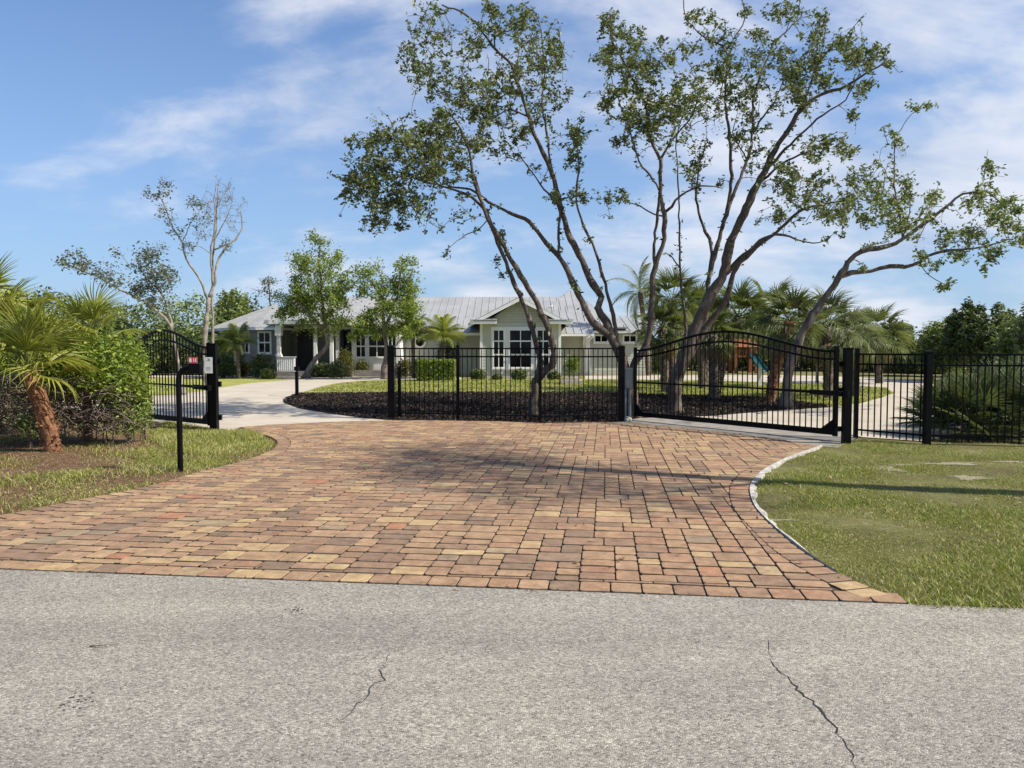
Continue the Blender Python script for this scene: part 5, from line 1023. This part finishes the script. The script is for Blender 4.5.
# control box next to the right gate
cb_ = g(628.5, 418); cr = empty('control_box', cb_, 'grey metal control box on a stem between the fence post and the closed gate', 'control box')
x_, y_ = cv(628.5, 400, 16.5)[:2]
b = MB(); b.box(x_ - .085, x_ + .085, y_ - .06, y_ + .06, .66, 1.10); bo = b.build('housing', M['box_grey'], cr, .008)
b = MB(); b.box(x_ - .077, x_ + .077, y_ - .070, y_ - .061, .675, 1.085); b.build('door', M['box_grey'], bo, .003)
b = MB(); b.tube([(x_ + .02, y_ - .071, .89), (x_ + .02, y_ - .086, .89)], .014, 10); b.build('lock', M['steel'], bo)
b = MB(); b.tube([(x_ - .06, y_, -.05), (x_ - .06, y_, .66)], .018, 10); b.build('conduit', M['conduit'], cr)
b = MB(); b.bar((x_ + .03, y_ + .02, -.05), (x_ + .03, y_ + .02, .66), .10, .05); b.build('stem', M['box_grey'], cr)
def rock(label, c, s, seed, grp=None):
    r = np.random.default_rng(seed); import bmesh
    bm = bmesh.new(); bmesh.ops.create_icosphere(bm, subdivisions=3, radius=1)
    for v_ in bm.verts: k = 1 + .14 * math.sin(v_.co.x * 4 + seed) + .12 * math.sin(v_.co.y * 5 + v_.co.z * 3); v_.co = Vector((v_.co.x * s[0] * k + c[0], v_.co.y * s[1] * k + c[1], v_.co.z * s[2] * k + c[2]))
    me = bpy.data.meshes.new('rock'); bm.to_mesh(me); bm.free()
    for p in me.polygons: p.use_smooth = True
    return tag(link_mesh('rock', me, M['stone']), label, 'rock', grp)
rk = g(628, 421); rock('pale rounded rock at the foot of the grey control box', (rk[0], rk[1], .03), (.085, .06, .06), 3)
# bollard light at the mulch tip, white posts in the garden
bl = g(297, 396); br_ = empty('bollard_light', bl, 'slim black path light at the left tip of the mulch bed', 'path light')
b = MB(); b.box(bl[0] - .045, bl[0] + .045, bl[1] - .045, bl[1] + .045, -.1, .78); b.build('pole', M['black_metal'], br_)
b = MB(); b.box(bl[0] - .07, bl[0] + .07, bl[1] - .07, bl[1] + .07, .80, .93); b.build('lamp_head', M['black_metal'], br_)
for x, y0, y1, lab in ((236, 352, 376.5, 'white post standing before the left wing of the house'), (759.5, 369, 386, 'white post on the island lawn right of the playset')):
    q = g(x, y1); D_ = q[1]; top = cv(x, y0, D_)[2]; b = MB(); b.box(q[0] - .07, q[0] + .07, q[1] - .07, q[1] + .07, -.1, top); o = tag(b.build('white_post', M['white_paint'], None, .01), lab, 'post', 'white garden posts')
    b = MB(); b.box(q[0] - .09, q[0] + .09, q[1] - .09, q[1] + .09, top + .001, top + .05); b.build('cap', M['white_paint'], o)
traced_tree('young_tree', 'small pale-trunked young tree on the island lawn near the gate end', 33, [([(817, 384), (817, 375), (818, 362), (820, 352)], .06, .03, 0, 0), ([(818, 368), (826, 360), (830, 352)], .03, .015, 0, 0)],
    [(820, 352, 10, 5), (828, 356, 6, 4)], M['pale_bark'], M['dark_leaf'], dens=.2, per=5, leaf=.1, clump=.15, depth=.3, seed=66, twig=.008)
# ------------------------------------------------------------------ garden things near the house
def ground_bush(name, label, px, base_y, rxp, hp, mt, n=2600, leaf=.1, group=None, seed=1, cat='shrub'):
    D = g(px, base_y)[1]; k = pxm(D); x = cv(px, base_y, D)[0]; h_ = hp * k
    return bush(name, label, cat, [(x - rxp * k * .35, D, h_ * .42, rxp * k * .65, rxp * k * .6, h_ * .5), (x + rxp * k * .35, D + .1, h_ * .40, rxp * k * .65, rxp * k * .6, h_ * .5), (x, D, h_ * .55, rxp * k * .6, rxp * k * .6, h_ * .47)], n, leaf, M[mt], 5, group=group, seed=seed, shell=.3)
HG = 'shrubs along the front of the house'
for k, a in enumerate([('shrub', 'dark rounded shrub at the left end under the bay windows', 222, 378, 16, 22, 'dark_leaf'), ('shrub', 'yellow-green shrub between the white post and the bay', 243, 377, 9, 16, 'mixed_leaf'), ('shrub', 'big dark shrub below the right bay window', 262, 378, 14, 24, 'dark_leaf'),
     ('shrub', 'low grey-green shrub at the porch corner', 268, 379, 8, 10, 'oak_leaf'), ('shrub', 'dark shrub under the leaning porch tree', 322, 377, 14, 14, 'dark_leaf'), ('flowering_shrub', 'shrub sprinkled with yellow and orange leaves beside the porch', 345, 377, 10, 28, 'mixed_leaf'), ('shrub', 'dark green shrub left of the triple window', 337, 378, 10, 18, 'oak_leaf'),
     ('croton', 'orange-tipped croton under the triple window', 362, 376, 8, 16, 'mixed_leaf'), ('red_shrub', 'dark red-leaved shrub beside the left end of the middle fence', 381, 375, 8, 17, 'red_leaf'), ('croton', 'mixed yellow and red croton just right of the fence end post', 404, 377, 9, 18, 'mixed_leaf'),
     ('shrub', 'green shrub below the round window', 420, 378, 10, 20, 'oak_leaf'), ('dark_shrub', 'very dark clipped shrub under the golden date palm', 447, 375, 12, 36, 'dark_leaf'), ('shrub', 'small shrub at the left foot of the gabled wing', 478, 380, 8, 11, 'oak_leaf'),
     ('shrub', 'small round shrub under the middle gable window', 519, 380, 8, 11, 'oak_leaf'), ('shrub', 'small shrub at the right foot of the gabled wing', 554, 380, 7, 9, 'oak_leaf'), ('shrub', 'tiny shrub between the two gable shrubs', 497, 380, 5, 6, 'oak_leaf'), ('dark_shrub', 'very dark tall shrub at the right corner of the house', 657, 374, 9, 26, 'dark_leaf')]):
    ground_bush(*a, group=HG, seed=300 + k, leaf=.09 if 'dark' not in a[6] else .11)
# clipped hedge
r_ = np.random.default_rng(8); hd = g(436, 381)[1]; x0, x1 = cv(417, 380, hd)[0], cv(455, 380, hd)[0]; n = 9000; C = np.c_[r_.uniform(x0, x1, n), hd + r_.uniform(0, 1.2, n), r_.uniform(.03, .92, n)]
ax = r_.integers(0, 3, n); C[ax == 0, 1] = hd + r_.normal(0, .03, (ax == 0).sum()); C[ax == 1, 2] = .92 + r_.normal(0, .03, (ax == 1).sum()); hdg = empty('hedge', ((x0 + x1) / 2, hd + .6, 0), 'clipped light-green hedge seen through the left half of the middle fence', 'hedge')
leaf_object('foliage', C, .085, M['bright_leaf'], hdg, .6, 3)
mb = MB()
for k in range(14): xk = x0 + (x1 - x0) * (k + .5) / 14; mb.tube(smooth_path([(xk, hd + .6, -.05), (xk + .03, hd + .6, .4), (xk, hd + .55, .8)], .15), .02, 5)
mb.build('stem', M['bark'], hdg)
# tiered stone planter with a shrub
q = g(571, 384); D_ = q[1]; pr_ = empty('stone_planter', q, 'low tiered pale concrete planter on the lawn right of the gabled wing', 'planter')
b = MB(); b.box(q[0] - .45, q[0] + .45, D_ - .3, D_ + .3, -.05, .16); b.build('base', M['stone'], pr_, .01); b = MB(); b.box(q[0] - .33, q[0] + .33, D_ - .22, D_ + .22, .162, .3); b.build('tier', M['kerb'], pr_, .01)
bush('planter_shrub', 'loose light-green shrub growing out of the tiered concrete planter', 'shrub', [(q[0], D_, .75, .38, .3, .42), (q[0] + .12, D_, .95, .28, .25, .3)], 1500, .08, M['bright_leaf'], 5, seed=320, shell=.6)
# playset
D_ = 46.5; pl_ = empty('playset', (X_(745, D_), D_, 0), 'wooden playset with orange roof and dark teal slide seen through the gate', 'playset')
xs = [X_(p, D_) for p in (733, 753)]
for x in xs:
    for y in (D_ - .6, D_ + .6): b = MB(); b.box(x - .09, x + .09, y - .09, y + .09, -.1, 1.75); b.build('post', M['cedar'], pl_)
b = MB(); b.box(xs[0] - .1, xs[1] + .1, D_ - .7, D_ + .7, .95, 1.03); b.build('deck', M['cedar'], pl_)
b = MB(); x0, x1 = xs[0] - .15, xs[1] + .2; zc = (x0 + x1) / 2
b.add([(x0, D_ - .8, 1.55), (x1, D_ - .8, 1.55), (x1, D_ + .8, 1.55), (x0, D_ + .8, 1.55), (x0 + .25, D_, 2.05), (x1 - .25, D_, 2.05)], [(0, 1, 5, 4), (1, 2, 5), (2, 3, 4, 5), (3, 0, 4), (3, 2, 1, 0)]); b.build('roof', M['cedar'], pl_)
for k in range(4): b = MB(); b.box(xs[0] + .1 + k * .22, xs[0] + .22 + k * .22, D_ - .66, D_ - .62, 1.031, 1.45); b.build('railing_board', M['cedar'], pl_)
b = MB(); A = [(X_(746, D_) + .15 + .22 * t_ * .6, D_ - .65 - 1.9 * t_, 1.05 - 1.0 * t_ ** .9 + .06) for t_ in np.linspace(0, 1, 10)]; w_ = .24
vs = [];
for x, y, z in A: vs += [(x - w_, y, z + .14), (x - w_ + .03, y, z), (x + w_ - .03, y, z), (x + w_, y, z + .14)]
b.add(vs, [[i * 4 + k, i * 4 + k + 1, i * 4 + k + 5, i * 4 + k + 4] for i in range(9) for k in range(3)], True); so_ = b.build('slide', M['teal'], pl_); sm = so_.modifiers.new('solid', 'SOLIDIFY'); sm.thickness = .03
b = MB(); b.bar((xs[0] - 1.7, D_, 1.62), (xs[0], D_, 1.62), .1, .12)
for y in (-.5, .5): b.bar((xs[0] - 1.65, D_, 1.6), (xs[0] - 1.9, D_ + y * 1.8, 0), .08, .08)
b.build('swing_beam', M['cedar'], pl_)
for k in (-.55, -1.15):
    b = MB()
    for y in (-.18, .18): b.tube([(xs[0] + k + y, D_, 1.56), (xs[0] + k + y, D_, .5)], .012, 4)
    b.box(xs[0] + k - .2, xs[0] + k + .2, D_ - .08, D_ + .08, .47, .5); b.build('swing', M['teal'], pl_)

# loose litter along the road edge and a few fallen leaves
strip = [road_pt(s_l, -.10), road_pt(13, -.10), road_pt(13, .06), road_pt(s_l, .06)]
def keep_e(X, Y, r): return r.random(X.shape) < .35 + .4 * np.sin(X * 2.3) * np.sin(X * 7.1)
blades('road_edge_litter', strip, 3500, 0.012, 0.010, M['litter'], 'grit and dry bits drifted along the joint between asphalt and pavers', 21, keep_e, 2.5, .006)
edge = [road_pt((np.array(right_edge[0]) - E0) @ rd, -.05), road_pt(13, -.05), road_pt(13, .10), road_pt((np.array(right_edge[0]) - E0) @ rd, .10)]
blades('creeping_grass', edge, 9000, 0.028, 0.006, M['grass'], 'grass creeping over the asphalt edge at the right', 22, lambda X, Y, r: r.random(X.shape) < .45 + .5 * np.sin(X * 5.3), 1.2, -.004)
r_ = np.random.default_rng(44); X, Y = r_.uniform(-4, 6, 260), r_.uniform(5.0, 14, 260); k = inside(paver_poly + [], X, Y) | inside(lawn_right, X, Y); C = np.c_[X[k], Y[k], np.full(k.sum(), .018)]
V, F, A = leaves(C, .05, .5, 3, 4); V[:, 2] = np.clip(V[:, 2], .011, .04); tag(link_mesh('fallen_leaves', fast_mesh('fallen_leaves', V, F, A), M['litter']), 'scattered small dry leaves on the pavers and lawn', 'leaves', kind='stuff')
